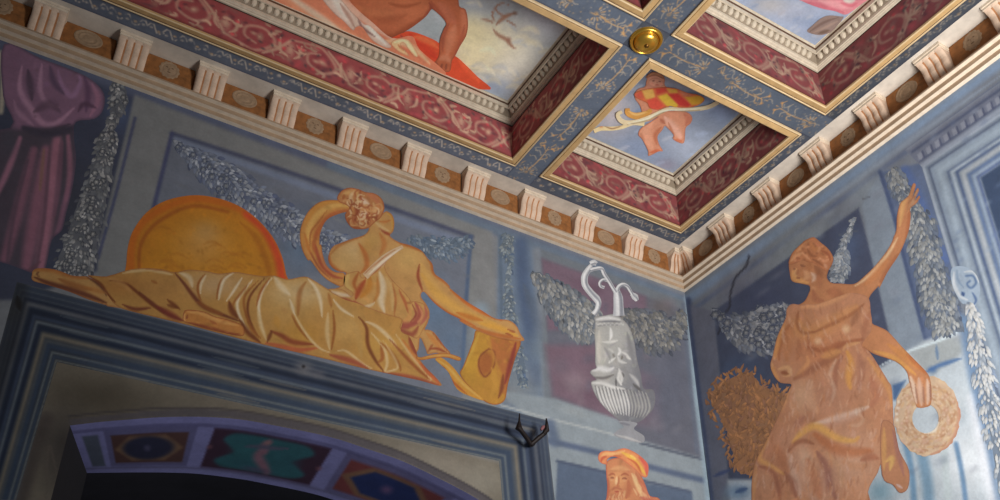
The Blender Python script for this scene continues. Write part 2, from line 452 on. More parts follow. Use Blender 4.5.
for k in range(11):
    kind = 'mask' if k % 2 == 0 else 'rosette'
    what = 'a carved face' if kind == 'mask' else 'a ringed rosette'
    put_panel(kind, -.2475-.405*k if k else -.249, -.004, 0, f'ochre panel with {what} on the left frieze, {ORD[k]} from the room corner', 'ochre panels of the left frieze')
for k in range(6):
    kind = 'rosette' if k % 2 == 0 else 'mask'
    what = 'a carved face' if kind == 'mask' else 'a ringed rosette'
    put_panel(kind, -.004, -.262-.405*k, -math.pi/2, f'brown ochre panel with {what} on the right frieze, {ORD[k]} from the room corner', 'ochre panels of the right frieze')

# ================================================================== ceiling
CX0, CX1 = -1.494, -1.319      # blue band between the coffers, along y
CY0, CY1 = -1.497, -1.318      # blue band between the coffers, along x
BX, BY = -.203, -.243          # outer edges of the coffers
SX, SY = -.125, -.130          # inner edges of the plaster soffit
bm = bmesh.new()
add_box(bm, XEND, .1, SY, .1, ZC, ZC+.05); add_box(bm, SX, .1, YEND, SY, ZC, ZC+.05)
ceil = link_mesh('ceiling', bm, PLASTER); tag(ceil, kind='structure', label='coffered ceiling with pale plaster border and blue bands', cat='ceiling')
bm = bmesh.new(); add_box(bm, XEND, .1, YEND, .1, ZC+.47, ZC+.53); link_mesh('light_block_slab', bm, LIGHT_BLOCK, ceil)  # unseen slab added above the coffers to stop sky light leaking through seams
def flat(z, sgn=1): return lambda V: np.stack([V[:, 0], V[:, 1], np.full(len(V), z)], 1)
GO = (186, 146, 98); GO2 = (164, 152, 136); BLUE = (84, 93, 108)
def palmettes(x0, x1, yc, hw, swap, step=.30, small=False, seed=1):
    """gold grotesque ornament for a blue band in its own drawing space (metres)"""
    r = random.Random(seed); S = []
    def P(u, v): return (v, u) if swap else (u, v)
    n = max(1, int(round((x1-x0)/step))); st = (x1-x0)/n
    for i in range(n):
        c = x0+(i+.5)*st; sg = 1 if i % 2 else -1
        if small:
            for j in range(5):
                u = c+(j-2)*st/5
                S.append(B(P(u, yc+r.uniform(-.3, .3)*hw), .014, .012, GO if j % 2 else GO2, .7))
                S.append(L([P(u-.02, yc), P(u, yc+.5*hw*(1 if j % 2 else -1)), P(u+.025, yc+.1*hw)], GO2, .005, .6))
            continue
        fx = c-.25*st*sg
        for a in range(9):                               # fan of drops
            th = math.pi*(a/8)-math.pi/2
            du, dv = math.cos(th)*sg, math.sin(th)
            S.append(L([P(fx+du*.022, yc+dv*.022), P(fx+du*.052, yc+dv*.052)], GO2 if a % 2 else GO, .007, .75))
            S.append(B(P(fx+du*.066, yc+dv*.066), .009, .009, GO2, .85))
        S.append(B(P(fx, yc), .02, .02, GO, .8)); S.append(B(P(fx, yc), .009, .009, (90, 86, 96), .8))
        S.append(L([P(fx, yc), P(c+.1*st*sg, yc+.012), P(c+.42*st*sg, yc)], GO, .006, .75))
        for q in (.05, .18, .3):                          # sprigs
            for s2 in (-1, 1):
                S.append(L([P(c+q*st*sg, yc), P(c+(q+.07)*st*sg, yc+s2*.03), P(c+(q+.04)*st*sg, yc+s2*.055)], GO2 if q < .2 else GO, .006, .7))
        for s2 in (-1, 1): S.append(B(P(c+.38*st*sg, yc+s2*.03), .016, .013, (214, 150, 84), .8))
        for q in range(44): S.append(B(P(c+r.uniform(-.5, .5)*st, yc+r.uniform(-.85, .85)*hw), .008, .008, r.choice([GO, GO2, (66, 76, 100), (120, 118, 116)]), .6))
        for q in range(10):
            u, v = c+r.uniform(-.5, .5)*st, yc+r.uniform(-.7, .7)*hw
            S.append(L([P(u, v), P(u+.02, v+r.uniform(-.03, .03)), P(u+.045, v+r.uniform(-.02, .02))], r.choice([GO, GO2]), .006, .6))
    return S
def band(x0, x1, y0, y1, swap, step=.3, small=False, seed=1, g=1.0, base=BLUE):
    if small and base == BLUE: base = (66, 72, 84)
    s = palmettes(y0 if swap else x0, y1 if swap else x1, ((x0+x1) if swap else (y0+y1))/2, ((x1-x0) if swap else (y1-y0))/2, swap, step, small, seed)
    for e in ((x0, x1) if swap else (y0, y1)):
        ln = [(e, y0), (e, y1)] if swap else [(x0, e), (x1, e)]
        s.append(L(ln, (46, 50, 70), .010, .6, 0))
    return canvas('painted_band', [(x0, y0), (x1, y0), (x1, y1), (x0, y1)], flat(ZC-.001), base, s, ceil, .006 if not small else .008, g, curved=False)
GC = lambda x, y: 1.0
def build_bands():
    band(-5.2, CX0, CY0, CY1, False, .31, seed=2, g=light_at('C', (-2.2, -1.4)))
    band(CX0, CX1, CY0, CY1, False, .4, small=True, seed=3, g=light_at('C', (-1.4, -1.4)))
    band(CX1, SX, CY0, CY1, False, .40, seed=4, g=light_at('C', (-.8, -1.4)))
    band(CX0, CX1, CY1, SY, True, .40, seed=5, g=light_at('C', (-1.4, -.8)))
    band(CX0, CX1, -2.6, CY0, True, .37, seed=6, g=light_at('C', (-1.4, -1.8)))
    band(XEND, CX0, BY, SY, False, .2, small=True, seed=7, g=light_at('C', (-2.6, -.2)))
    band(CX1, SX, BY, SY, False, .2, small=True, seed=8, g=light_at('C', (-.7, -.2)))
    band(BX, SX, CY1, BY, True, .2, small=True, seed=9, g=light_at('C', (-.16, -.8)))
    band(BX, SX, YEND, CY0, True, .2, small=True, seed=10, g=light_at('C', (-.16, -2)))
build_bands()

FR = [(0, .0), (0, -.012), (.006, -.016), (.011, -.012), (.012, -.008), (.016, -.008), (.018, -.012), (.044, -.016), (.050, -.012), (.050, -.001)]
FRM = [1, 1, 1, 2, 0, 0, 0, 1, 0]
MP = [(0, .266), (0, .246), (.016, .244), (.022, .256), (.033, .257), (.036, .266), (.046, .267), (.047, .272)]
MI = [(.092, .291), (.094, .284), (.108, .284), (.110, .292), (.116, .296), (.122, .300), (.130, .300)]
_t = lambda q: [(d*.615, .266+(h-.266)*(2.76 if h > .266 else .5)) for d, h in q]
MP = _t(MP); MI = _t(MI)
CRIM = (118, 56, 58)
def scrolls(w, h, seed, fine=1.0):
    """rinceaux in pale tan on crimson; drawing space: u along, v up, metres"""
    r = random.Random(seed); S = []; GP = (152, 124, 106); TAN = [(152, 124, 106), (134, 108, 92), (166, 138, 116), (124, 88, 78)]
    n = max(1, int(round(w/.34))); st = w/n; m = h*.5
    for q in range(int(w/.012)): S.append(B((r.uniform(0, w), r.uniform(0, h)), r.uniform(.02, .06), r.uniform(.015, .035), r.choice([(96, 40, 48), (142, 58, 64), (92, 38, 46), (152, 64, 70), (76, 46, 52), (110, 74, 72)]), .65, r.uniform(0, 180)))
    for i in range(n):
        c = (i+.5)*st; sg = 1 if i % 2 else -1; R = h*.36
        S.append(L([(c-st*.5, m-sg*h*.3), (c-st*.25, m-sg*h*.38), (c, m-sg*h*.42), (c+R, m), (c+.3*R, m+sg*.8*R), (c-.7*R, m+sg*.5*R), (c-.8*R, m-.3*sg*R), (c-.1*R, m-.6*sg*R)], GP, .016, .62, .3))
        S.append(L([(c+st*.1, m-sg*h*.42), (c+st*.32, m-sg*h*.1), (c+st*.5, m+sg*h*.3)], GP, .016, .8, .4))
        S += [B((c+.1*R, m), .045, .03, r.choice(TAN), .9, r.uniform(0, 180)), B((c-.3*R, m+.1*sg*R), .03, .022, r.choice(TAN), .9), B((c+.05*R, m), .012, .01, (168, 138, 116), .7)]
        for k in range(12):                         # acanthus leaves thrown off the stem
            th = r.uniform(0, 6.28); rr = R*r.uniform(.7, 1.5); x, y = c+rr*math.cos(th)*1.2, min(max(m+rr*math.sin(th)*.9, .02), h-.02)
            S.append(L([(x, y), (x+.03*math.cos(th+1.2), y+.02*math.sin(th+1.2)), (x+.055*math.cos(th+.4), y+.035*math.sin(th+.4))], r.choice(TAN), r.uniform(.010, .018), .85))
        # little mask between the scrolls
        q = c+st*.5
        S += [B((q, m), .042, h*.36, r.choice(TAN), .9), B((q-.014, m+.02), .009, .007, (84, 44, 48), .85), B((q+.014, m+.02), .009, .007, (84, 44, 48), .85), B((q, m-.035), .014, .006, (96, 48, 50), .8), B((q, m-.075), .03, .03, (120, 92, 80), .7)]
        for s2 in (-1, 1): S.append(L([(q+s2*.02, m-.06), (q+s2*.055, m-.02), (q+s2*.06, m+.06)], GP, .015, .85))
        for k in range(7): S.append(B((c+r.uniform(-.5, .5)*st, r.uniform(.1, .9)*h), .022, .013, r.choice([(58, 34, 46), (66, 38, 44), (52, 48, 50)]), .8, r.uniform(0, 180)))
        for k in range(4): S.append(B((c+r.uniform(-.5, .5)*st, r.uniform(.15, .85)*h), .02, .018, (176, 58, 66), .8, r.uniform(0, 180)))
    S += [L([(0, 0), (w, 0)], (92, 40, 34), .018, .8, 0), L([(0, h), (w, h)], (96, 52, 46), .012, .6, 0)]
    return S
def coffer(x0, x1, y0, y1, label, gains, res=.008):
    root = empty('ceiling_coffer', ((x0+x1)/2, (y0+y1)/2, ZC))
    def corner(i, d, h): return ((x0+d, y0+d, ZC+h), (x1-d, y0+d, ZC+h), (x1-d, y1-d, ZC+h), (x0+d, y1-d, ZC+h))[i % 4]
    bm = bmesh.new(); sweep(bm, corner, FR, FRM, True, 4); link_mesh('gilt_frame', bm, [GILT, GILTPALE, WOOD], root)
    a0, a1, b0, b1 = x0+.05, x1-.05, y0+.05, y1-.05; H = .25
    mk = {'n': (a1-a0, lambda V: np.stack([a0+V[:, 0], np.full(len(V), b1), ZC+V[:, 1]], 1)),
          's': (a1-a0, lambda V: np.stack([a0+V[:, 0], np.full(len(V), b0), ZC+V[:, 1]], 1)),
          'e': (b1-b0, lambda V: np.stack([np.full(len(V), a1), b1-V[:, 0], ZC+V[:, 1]], 1)),
          'w': (b1-b0, lambda V: np.stack([np.full(len(V), a0), b1-V[:, 0], ZC+V[:, 1]], 1))}
    for k, (w, f3) in mk.items():
        seen = k in 'ne'
        canvas('scroll_frieze', [(0, 0), (w, 0), (w, H), (0, H)], f3, CRIM, scrolls(w, H, len(k)+int(w*100)+ord(k)) if seen else [], root, res if seen else .05, gains, curved=False)
    def c2(i, d, h): return corner(i, d+.05, h)
    bm = bmesh.new(); sweep(bm, c2, MP, [0]*7, True, 4); link_mesh('stepped_moulding', bm, MOULD, root)
    bm = bmesh.new(); sweep(bm, c2, MI, [0, 0, 0, 1, 0, 0], True, 4); link_mesh('inner_moulding', bm, [MOULD, WOOD], root)
    # egg and dart: one strip per side
    for i in range(4):
        p = [Vector(c2(i, .0289, .2826)), Vector(c2(i+1, .0289, .2826)), Vector(c2(i+1, .0566, .335)), Vector(c2(i, .0566, .335))]
        bm = bmesh.new(); v = [bm.verts.new(q) for q in p]; bm.faces.new(v).material_index = 1
        along = (p[1]-p[0]); Lg = along.length; along.normalize()
        mid0 = (p[0]+p[3])/2; n = int(Lg/.042); sd = (p[3]-p[0]); sd = (sd-along*(sd@along)).normalized(); nn = along.cross(sd).normalized()
        if nn.z > 0: nn = -nn
        for k in range(1, n):
            c = mid0+along*((k+.3)*Lg/(n+.6)); rings = []
            for (rr, hh) in ((1, 0), (.8, .55), (.42, .9)):
                rings.append([bm.verts.new(c+along*(.0175*rr*math.cos(a))+sd*(.0245*rr*math.sin(a))+nn*(.013*hh)) for a in [2*math.pi*j/8 for j in range(8)]])
            for a_, b_ in zip(rings, rings[1:]):
                for j in range(8): bm.faces.new((a_[j], a_[(j+1) % 8], b_[(j+1) % 8], b_[j]))
            bm.faces.new(rings[-1])
        link_mesh('egg_and_dart', bm, [MOULD, GREYD], root, smooth=False)
    tag(root, label, 'coffer')
    return (x0+.13, x1-.13, y0+.13, y1-.13, ZC+.360)
GN = .80
smallp = coffer(CX1, BX, CY1, BY, 'small square gilded coffer nearest the room corner, crimson sides around the putto painting', GN)
bigp = coffer(-5.1, CX0, CY1, BY, 'long gilded coffer beside the left wall with crimson scroll sides', GN*.72)
rightp = coffer(CX1, BX, -4.5, CY0, 'gilded coffer beside the right wall, its painting with pink drapery', GN*1.2)
topp = coffer(-3.2, CX0, -3.2, CY0, 'gilded coffer behind the gold boss, only its corner in the picture', GN, .02)
# gold boss where the blue bands cross
boss = empty('ceiling_boss', (-1.405, -1.402, ZC)); tag(boss, 'round polished gold boss where the blue ceiling bands cross', 'boss')
BC = (-1.405, -1.402, ZC)
bm = bmesh.new(); add_lathe(bm, [(.086, 0), (.086, -.008), (.082, -.016), (.075, -.02), (.071, -.016), (.068, -.010)], 48, BC); link_mesh('rim', bm, GOLD, boss, True)
bm = bmesh.new(); add_lathe(bm, [(.070, -.002), (.070, -.010), (.066, -.011), (.063, -.008)], 48, BC); link_mesh('groove', bm, GOLDD, boss, True)
bm = bmesh.new(); add_lathe(bm, [(.062, -.008), (.061, -.022), (.055, -.031), (.042, -.038), (.026, -.042), (.012, -.043)], 48, BC); link_mesh('dome', bm, GOLD, boss, True)
bm = bmesh.new(); add_lathe(bm, [(.012, -.042), (.012, -.047), (.007, -.051), (.002, -.052)], 24, BC); link_mesh('tip', bm, GOLDD, boss, True)
# ================================================================== left wall
def gl(x, y): return light_at('L', (x/1.0, y/1.0))
def gr(x, y): return light_at('R', (x/1.0, y/1.0))
ARCH = smooth_line([(70, 425.5), (100, 422), (130, 419.5), (160, 417.3), (200, 416.8), (240, 419.5), (280, 426.5), (330, 437), (366, 448.5), (402, 461), (438, 478), (474, 497), (500, 515), (526, 545), (548, 590)], n=4)
_e0 = L3(0)(ARCH[:1])[0]; _e1 = L3(0)(ARCH[-1:])[0]
_c0 = tuple(project(_e0-np.array([0, 0, .9]))); _c1 = tuple(project(_e1-np.array([0, 0, .25])))
wall_poly = [(-90, -6), (684.4, 284), (710.8, 500), (735, 690), _c1]+[tuple(p) for p in ARCH[::-1]]+[_c0, (-90, 690)]
GREY = (102, 105, 110); DKB = (56, 62, 88); BLU = (88, 95, 110)
wl = []
wl += [F([(-90, -10), (140, 70), (98, 270), (20, 300), (-90, 300)], (48, 54, 76), 1, 3)]
wl += [B((118, 110), 22, 40, (62, 80, 118), .8, -15), B((60, 200), 70, 70, (46, 48, 60), .7), L([(0, 52), (3, 80), (1, 112)], (150, 142, 128), 4.5, .9, .2)]
wl += [L([(-20, 36), (120, 86), (300, 152), (480, 222), (684, 302)], (70, 78, 104), 9, .9, 0), L([(330, 166), (480, 224), (684, 300)], (90, 114, 142), 7, .8, .2), L([(140, 98), (300, 160), (430, 211)], (50, 58, 84), 2.5, .6)]
# pale pilaster and frame of the first panel
wl += [F([(135, 95), (492, 232), (500, 412), (100, 330), (97, 250)], (104, 106, 107), .95, 2)]
wl += [F([(172.5, 133.5), (472, 236.5), (462, 400), (120, 330), (146, 240)], BLU, 1, 1.2), L([(172, 133.5), (300, 176), (472, 237)], DKB, 3.4, .85, 0), L([(172, 133.5), (155, 202), (140, 262)], (54, 60, 96), 3.4, .85, 0), L([(471, 236), (467, 290), (462, 372)], (56, 76, 108), 3, .8, 0)]
wl += [L([(135, 118), (117, 190), (98, 258)], (56, 62, 96), 2.6, .8, 0), L([(176, 140), (300, 184), (466, 243)], (100, 116, 148), 5, .5, 0)]
for i in range(26):
    x = 150+RNG.rand()*320; y = 110+.37*x*.95-20+RNG.rand()*40
    wl.append(L([(x, y), (x+14, y+5)], (108, 111, 113) if i % 2 else (84, 89, 97), 3, .35))
for i in range(30):
    x = 190+RNG.rand()*275; wl.append(B((x, 165+.33*(x-170)+RNG.rand()*90), 24, 12, [(104, 111, 124), (70, 80, 102), (94, 99, 110)][i % 3], .4, 25))
for x, y, w in ((380, 330, 30), (430, 310, 26), (452, 340, 30), (436, 300, 24), (300, 245, 30)): wl.append(B((x, y), w, w*1.6, (70, 98, 130), .6))
wl += [L([(484, 240), (484, 310), (480, 330)], (106, 107, 109), 12, .4, 0), L([(481, 310), (480, 345)], (104, 124, 140), 12, .7, 0)]
# bay between pilaster and urn niche
wl += [F([(498, 232), (542, 250), (548, 425), (496, 408)], (92, 116, 146), 1, 2)]
wl += [L([(521, 243), (524, 290), (530, 330), (534, 380)], (62, 88, 132), 11, .85, .1), L([(500, 236), (502, 330)], (76, 100, 128), 2.4, .8, 0), L([(537, 252), (541, 300), (548, 400)], (120, 128, 140), 7, .7, 0), L([(524, 285), (540, 330), (548, 370)], (76, 94, 120), 9, .5)]
wl += [B((520, 385), 34, 34, (120, 130, 136), .7), B((536, 350), 18, 30, (110, 132, 148), .6), B((505, 395), 20, 16, (124, 124, 124), .6)]
wl += [F([(541, 249), (684, 301), (708, 470), (545, 430)], (100, 112, 126), 1, 2)]
wl += [F([(541.7, 258.5), (583, 273), (651, 298.5), (682, 309), (703, 459), (640, 441), (552, 396)], (88, 92, 112), 1, 1.5)]
wl += [F([(541.7, 258.5), (583, 273), (646, 296.5), (648, 320), (612, 330), (548, 330)], (116, 84, 108), .95, 3), F([(545, 345), (600, 345), (620, 422), (553, 396)], (116, 82, 104), .95, 5), F([(640, 370), (662, 380), (662, 430), (630, 424)], (112, 84, 106), .6, 6)]
wl += [B((662, 308), 22, 16, (98, 90, 94), .9, 20), B((668, 395), 30, 60, (84, 90, 114), .9), B((575, 380), 22, 16, (136, 110, 124), .6), B((560, 366), 16, 14, (104, 92, 112), .5), B((590, 395), 20, 12, (104, 68, 92), .7, 30), B((590, 288), 26, 9, (104, 66, 92), .7, 22)]
for q in range(26): wl.append(B((560+RNG.rand()*125, 300+RNG.rand()*130), 9+9*RNG.rand(), 5+6*RNG.rand(), [(112, 112, 128), (78, 84, 108), (124, 104, 118)][q % 3], .4, RNG.rand()*180))
# sill, fascia and lower panel
wl += [F([(498, 390), (556, 399), (617, 419), (640, 440), (705, 458.5), (712, 500), (722, 590), (540, 590), (540, 430)], (126, 142, 154), 1, 2)]
wl += [B((575, 412), 30, 8, (140, 152, 158), .7, 18), L([(500, 405), (555, 420), (600, 431), (640, 442)], (158, 168, 172), 1.8, .9, .1), L([(640, 443), (705, 460)], (70, 80, 104), 2, .9, .2)]
wl += [L([(545, 440), (600, 453), (650, 467), (706, 481)], (70, 90, 128), 4.6, .95, 0), L([(550, 424), (555, 442)], (74, 96, 132), 8, .8, 0), F([(557.5, 460), (606, 471), (640, 482), (692, 492), (697, 530), (553, 560)], (70, 92, 126), 1, 1.5), L([(557, 461), (690, 491.5)], (58, 74, 108), 2, .8, 0)]
wl += [L([(688, 298), (692, 345), (697, 400), (705, 458), (709, 500), (715, 560)], (128, 156, 176), 5.6, .95, 0), L([(683, 304), (690, 380), (697, 452)], (84, 96, 122), 3, .7, 0)]
# spandrel inside the painted frame
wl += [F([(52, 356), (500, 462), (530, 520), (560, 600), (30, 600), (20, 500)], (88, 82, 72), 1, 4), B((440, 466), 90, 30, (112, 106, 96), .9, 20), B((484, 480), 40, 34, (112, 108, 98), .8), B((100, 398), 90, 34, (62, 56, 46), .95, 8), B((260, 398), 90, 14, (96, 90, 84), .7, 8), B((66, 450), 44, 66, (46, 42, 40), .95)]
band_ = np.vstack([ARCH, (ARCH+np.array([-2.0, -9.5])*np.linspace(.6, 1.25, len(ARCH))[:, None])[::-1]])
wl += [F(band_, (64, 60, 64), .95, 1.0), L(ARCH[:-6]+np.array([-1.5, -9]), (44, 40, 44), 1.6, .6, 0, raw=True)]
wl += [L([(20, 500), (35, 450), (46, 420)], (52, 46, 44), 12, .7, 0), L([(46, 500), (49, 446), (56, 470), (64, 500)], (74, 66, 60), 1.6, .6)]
def calm(c, k=.84, d=.35):
    c = np.asarray(c, float); m = c.mean(); return tuple((c+(m-c)*d)*k)
def recolor(st):
    out = []
    for q in st:
        q = list(q)
        if q[0] == 'b': x, i = q[1][0], 4
        elif q[0] == 'l': x, i = q[1][:, 0].mean(), 2
        elif q[0] == 'f': x, i = q[1][:, 0].mean(), 2
        else: out.append(tuple(q)); continue
        if x > 490: q[i] = calm(q[i])
        elif q[i][2] > q[i][0]+8: q[i] = calm(q[i], 1.0, .22)
        out.append(tuple(q))
    return out
wl = recolor(wl)
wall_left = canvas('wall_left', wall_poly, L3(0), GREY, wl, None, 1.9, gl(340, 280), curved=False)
tag(wall_left, 'frescoed left wall of grey and blue painted panels', 'wall', kind='structure')
# painted door frame whose top makes the ledge
fo = [np.array(p, float) for p in ((-42, 500), (17, 282), (546, 420), (557, 520))]
fi = [np.array(p, float) for p in ((16, 500), (57, 362), (499, 461), (504, 520))]
def frame_line(t): return [a+(b-a)*t for a, b in zip(fo, fi)]
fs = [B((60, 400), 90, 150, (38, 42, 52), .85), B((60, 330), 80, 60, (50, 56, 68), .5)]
STR = [(.0, (104, 112, 122), 2.6), (.05, (66, 82, 108), 2.4), (.09, (92, 106, 124), 1.8), (.13, (58, 72, 100), 2.2), (.17, (84, 98, 118), 1.6), (.21, (34, 48, 78), 2.8), (.28, (136, 138, 144), 4.6), (.36, (22, 40, 72), 7.5), (.43, (64, 82, 116), 3), (.50, (132, 144, 154), 3.0), (.57, (24, 44, 78), 5.5), (.66, (150, 140, 122), 5.0), (.74, (96, 104, 112), 4), (.80, (58, 80, 112), 5), (.88, (126, 138, 144), 2.4), (.93, (64, 84, 112), 3), (.98, (132, 138, 136), 2)]
for t, c, w in STR: fs.append(L(frame_line(t), c, w*.95, .9, 0, 1.3, raw=True))
for q in range(22):
    t = RNG.rand(); l = frame_line(t); a = RNG.rand(); p = l[1]+(l[2]-l[1])*a; p2 = l[1]+(l[2]-l[1])*min(1, a+.1)
    fs.append(L([p, p2], [(150, 140, 126), (72, 92, 124), (112, 122, 132)][q % 3], 2.2, .45))
fs = [tuple([*q[:2], calm(q[2], 1, .15), *q[3:]]) if q[0] == 'l' else q for q in fs]
fs += [B((304, 368), 16, 12, (140, 138, 142), .8, 15), B((303.5, 366.5), 3, 2.6, (24, 22, 26), 1), B((318, 374), 12, 8, (132, 130, 138), .6)]
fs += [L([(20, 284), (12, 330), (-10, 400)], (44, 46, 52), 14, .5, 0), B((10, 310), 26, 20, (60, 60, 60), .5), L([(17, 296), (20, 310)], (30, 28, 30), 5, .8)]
frame_poly = fo+fi[::-1]
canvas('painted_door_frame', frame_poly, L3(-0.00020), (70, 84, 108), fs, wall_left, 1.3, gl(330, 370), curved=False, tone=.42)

# ---- vault of the opening below
RD = .5
REAR = smooth_line([(87, 473), (115, 472.6), (140, 472.4), (170, 472.6), (200, 474), (240, 479), (262, 483), (310, 493), (340, 502), (372, 513), (404, 526), (436, 544), (455, 556), (478, 578), (492, 602)], n=4)
fr3 = L3(0)(ARCH); rr3 = L3(RD)(REAR)
fa = np.linspace(0, 1, len(ARCH)); ra = np.interp(REAR[:, 0], [87, 191, 313, 430, 492], [np.interp(v, ARCH[:, 0], fa) for v in (70, 212, 345, 474, 548)])
def vault(V):     # drawing space: u along the arch 0..100, v depth 0..14
    t = np.clip(V[:, 0]/100, 0, 1); s = (V[:, 1]/14)[:, None]
    A = np.stack([np.interp(t, fa, fr3[:, k]) for k in range(3)], 1); R_ = np.stack([np.interp(t, ra, rr3[:, k]) for k in range(3)], 1)
    return A+(R_-A)*s
def u_at(x):      # arch parameter of a photograph column on the front edge
    return float(np.interp(x, ARCH[:, 0], fa))*100
LAV = (122, 122, 172); vs_ = []
u0, u1, u2, u3 = u_at(70), u_at(212), u_at(345), u_at(470)
GRN = (62, 140, 140)
def quad(a, b, c, d): return [(a, c), (b, c), (b, d), (a, d)]
vs_ += [F(quad(u0+2.3, u0+6, 3.2, 12), (70, 78, 92), .9, .4), F(quad(u0+7.5, u1-2.0, 2.2, 12.2), (90, 88, 128), .9, .3), F(quad(u0+9, u1-3.4, 3.6, 11.2), (76, 50, 48), 1, .3)]
mid = (u0+9+u1-3.4)/2; hw = (u1-3.4-u0-9)/2
vs_ += [F([(mid-hw*.95, 7.4), (mid-hw*.5, 4.2), (mid+hw*.5, 4.2), (mid+hw*.95, 7.4), (mid+hw*.5, 10.6), (mid-hw*.5, 10.6)], (124, 96, 74), .9, .5), B((mid, 7.4), hw*.85, 3.6, (34, 36, 62), 1.0, 0, 3), B((mid, 7.4), 1.6, 1.4, (88, 84, 116), .8)]
vs_ += [F(quad(u1+1.2, u2-1.4, 2.4, 12.2), (54, 32, 52), 1, .3)]
m2 = (u1+u2)/2; h2 = (u2-u1)/2; GRN = (40, 88, 98)
wav = smooth_line([(m2+h2*.76*a_, 7.3+4.5*b_) for a_, b_ in ((-.72, -.9), (-.3, -.96), (.3, -.96), (.72, -.9), (.9, -.55), (.72, -.2), (.6, .05), (.76, .3), (.94, .6), (.74, .92), (.2, .96), (-.3, .96), (-.76, .92), (-.94, .6), (-.76, .3), (-.6, .05), (-.72, -.2), (-.9, -.55))], True)
vs_ += [F(wav, GRN, 1, .5), B((m2-h2*.3, 7), 4, 3, (46, 100, 108), .6), B((m2+h2*.42, 8), 3, 3, (36, 80, 92), .6), B((m2-h2*.2, 10), 4, 1.6, (40, 84, 98), .7)]
vs_ += [L([(m2+.4, 3.8), (m2-.3, 5), (m2+.2, 6.4)], (126, 96, 110), 1.0, .9, .2), L([(m2+.2, 5.6), (m2-.5, 7.6), (m2+.8, 9.6), (m2+1.8, 11)], (132, 96, 112), 1.5, .85, .3), B((m2+.2, 4.2), 1.0, .9, (140, 106, 108), .9), L([(m2-3.4, 5.8), (m2-1, 5.4), (m2+2, 5), (m2+3.4, 4.6)], (84, 82, 104), .8, .8), B((m2, 11), 4, 1.1, (78, 72, 100), .8), B((m2-h2*.86, 7), .9, .9, (120, 80, 92), .8), B((m2+h2*.86, 7.6), .9, .9, (120, 80, 92), .8)]
vs_ += [F(quad(u2+1.6, u3-1.6, 2.0, 12.4), (96, 92, 132), .9, .3), F(quad(u2+3, u3-3, 3.4, 11.4), (112, 54, 56), 1, .3)]
m3 = (u2+u3)/2; h3 = (u3-u2)/2-3
vs_ += [F([(m3-h3, 7.4), (m3-h3*.5, 3.6), (m3+h3*.5, 3.6), (m3+h3, 7.4), (m3+h3*.5, 11.2), (m3-h3*.5, 11.2)], (122, 90, 70), .95, .4), F([(m3-h3*.8, 7.4), (m3-h3*.42, 4.4), (m3+h3*.42, 4.4), (m3+h3*.8, 7.4), (m3+h3*.42, 10.4), (m3-h3*.42, 10.4)], (28, 42, 92), 1, .4), B((m3, 7.4), 2, 1.8, (116, 84, 124), .8), F(quad(u3+1, u3+9, 3, 14), (72, 116, 110), 1, .4)]
for a, b in ((u0, u3+12),): vs_ += [L([(a, 1.9), (b, 1.9)], (78, 76, 116), .5, .6, 0), L([(a, 12.6), (b, 12.6)], (90, 88, 120), .5, .6, 0)]
vault_o = canvas('trim_5', [(0, 0), (100, 0), (100, 14), (0, 14)], vault, LAV, vs_, None, .42, gl(250, 450)*.6, curved=False, tone=.44)
tag(vault_o, 'painted underside of the arch at the lower left, lavender frames around medallions', 'arch', kind='structure')
# passage behind it, its lack of light put into a dark colour
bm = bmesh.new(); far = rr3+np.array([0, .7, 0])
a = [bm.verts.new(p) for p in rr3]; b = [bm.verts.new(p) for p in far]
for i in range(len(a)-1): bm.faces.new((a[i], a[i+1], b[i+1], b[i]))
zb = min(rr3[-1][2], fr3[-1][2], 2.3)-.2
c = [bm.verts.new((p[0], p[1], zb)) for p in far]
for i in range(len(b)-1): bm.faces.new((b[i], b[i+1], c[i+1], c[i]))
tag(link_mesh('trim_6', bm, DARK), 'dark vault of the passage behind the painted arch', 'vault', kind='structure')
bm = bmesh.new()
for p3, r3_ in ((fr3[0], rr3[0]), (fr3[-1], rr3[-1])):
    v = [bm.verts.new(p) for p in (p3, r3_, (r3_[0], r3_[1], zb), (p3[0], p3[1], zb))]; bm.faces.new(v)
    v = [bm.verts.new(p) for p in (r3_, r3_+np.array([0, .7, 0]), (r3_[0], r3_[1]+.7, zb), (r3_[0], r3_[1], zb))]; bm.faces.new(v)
tag(link_mesh('trim_7', bm, plain('jamb_shade_paint', (26, 24, 28), .9)), 'dark side jambs of the arched opening', 'jamb', kind='structure')

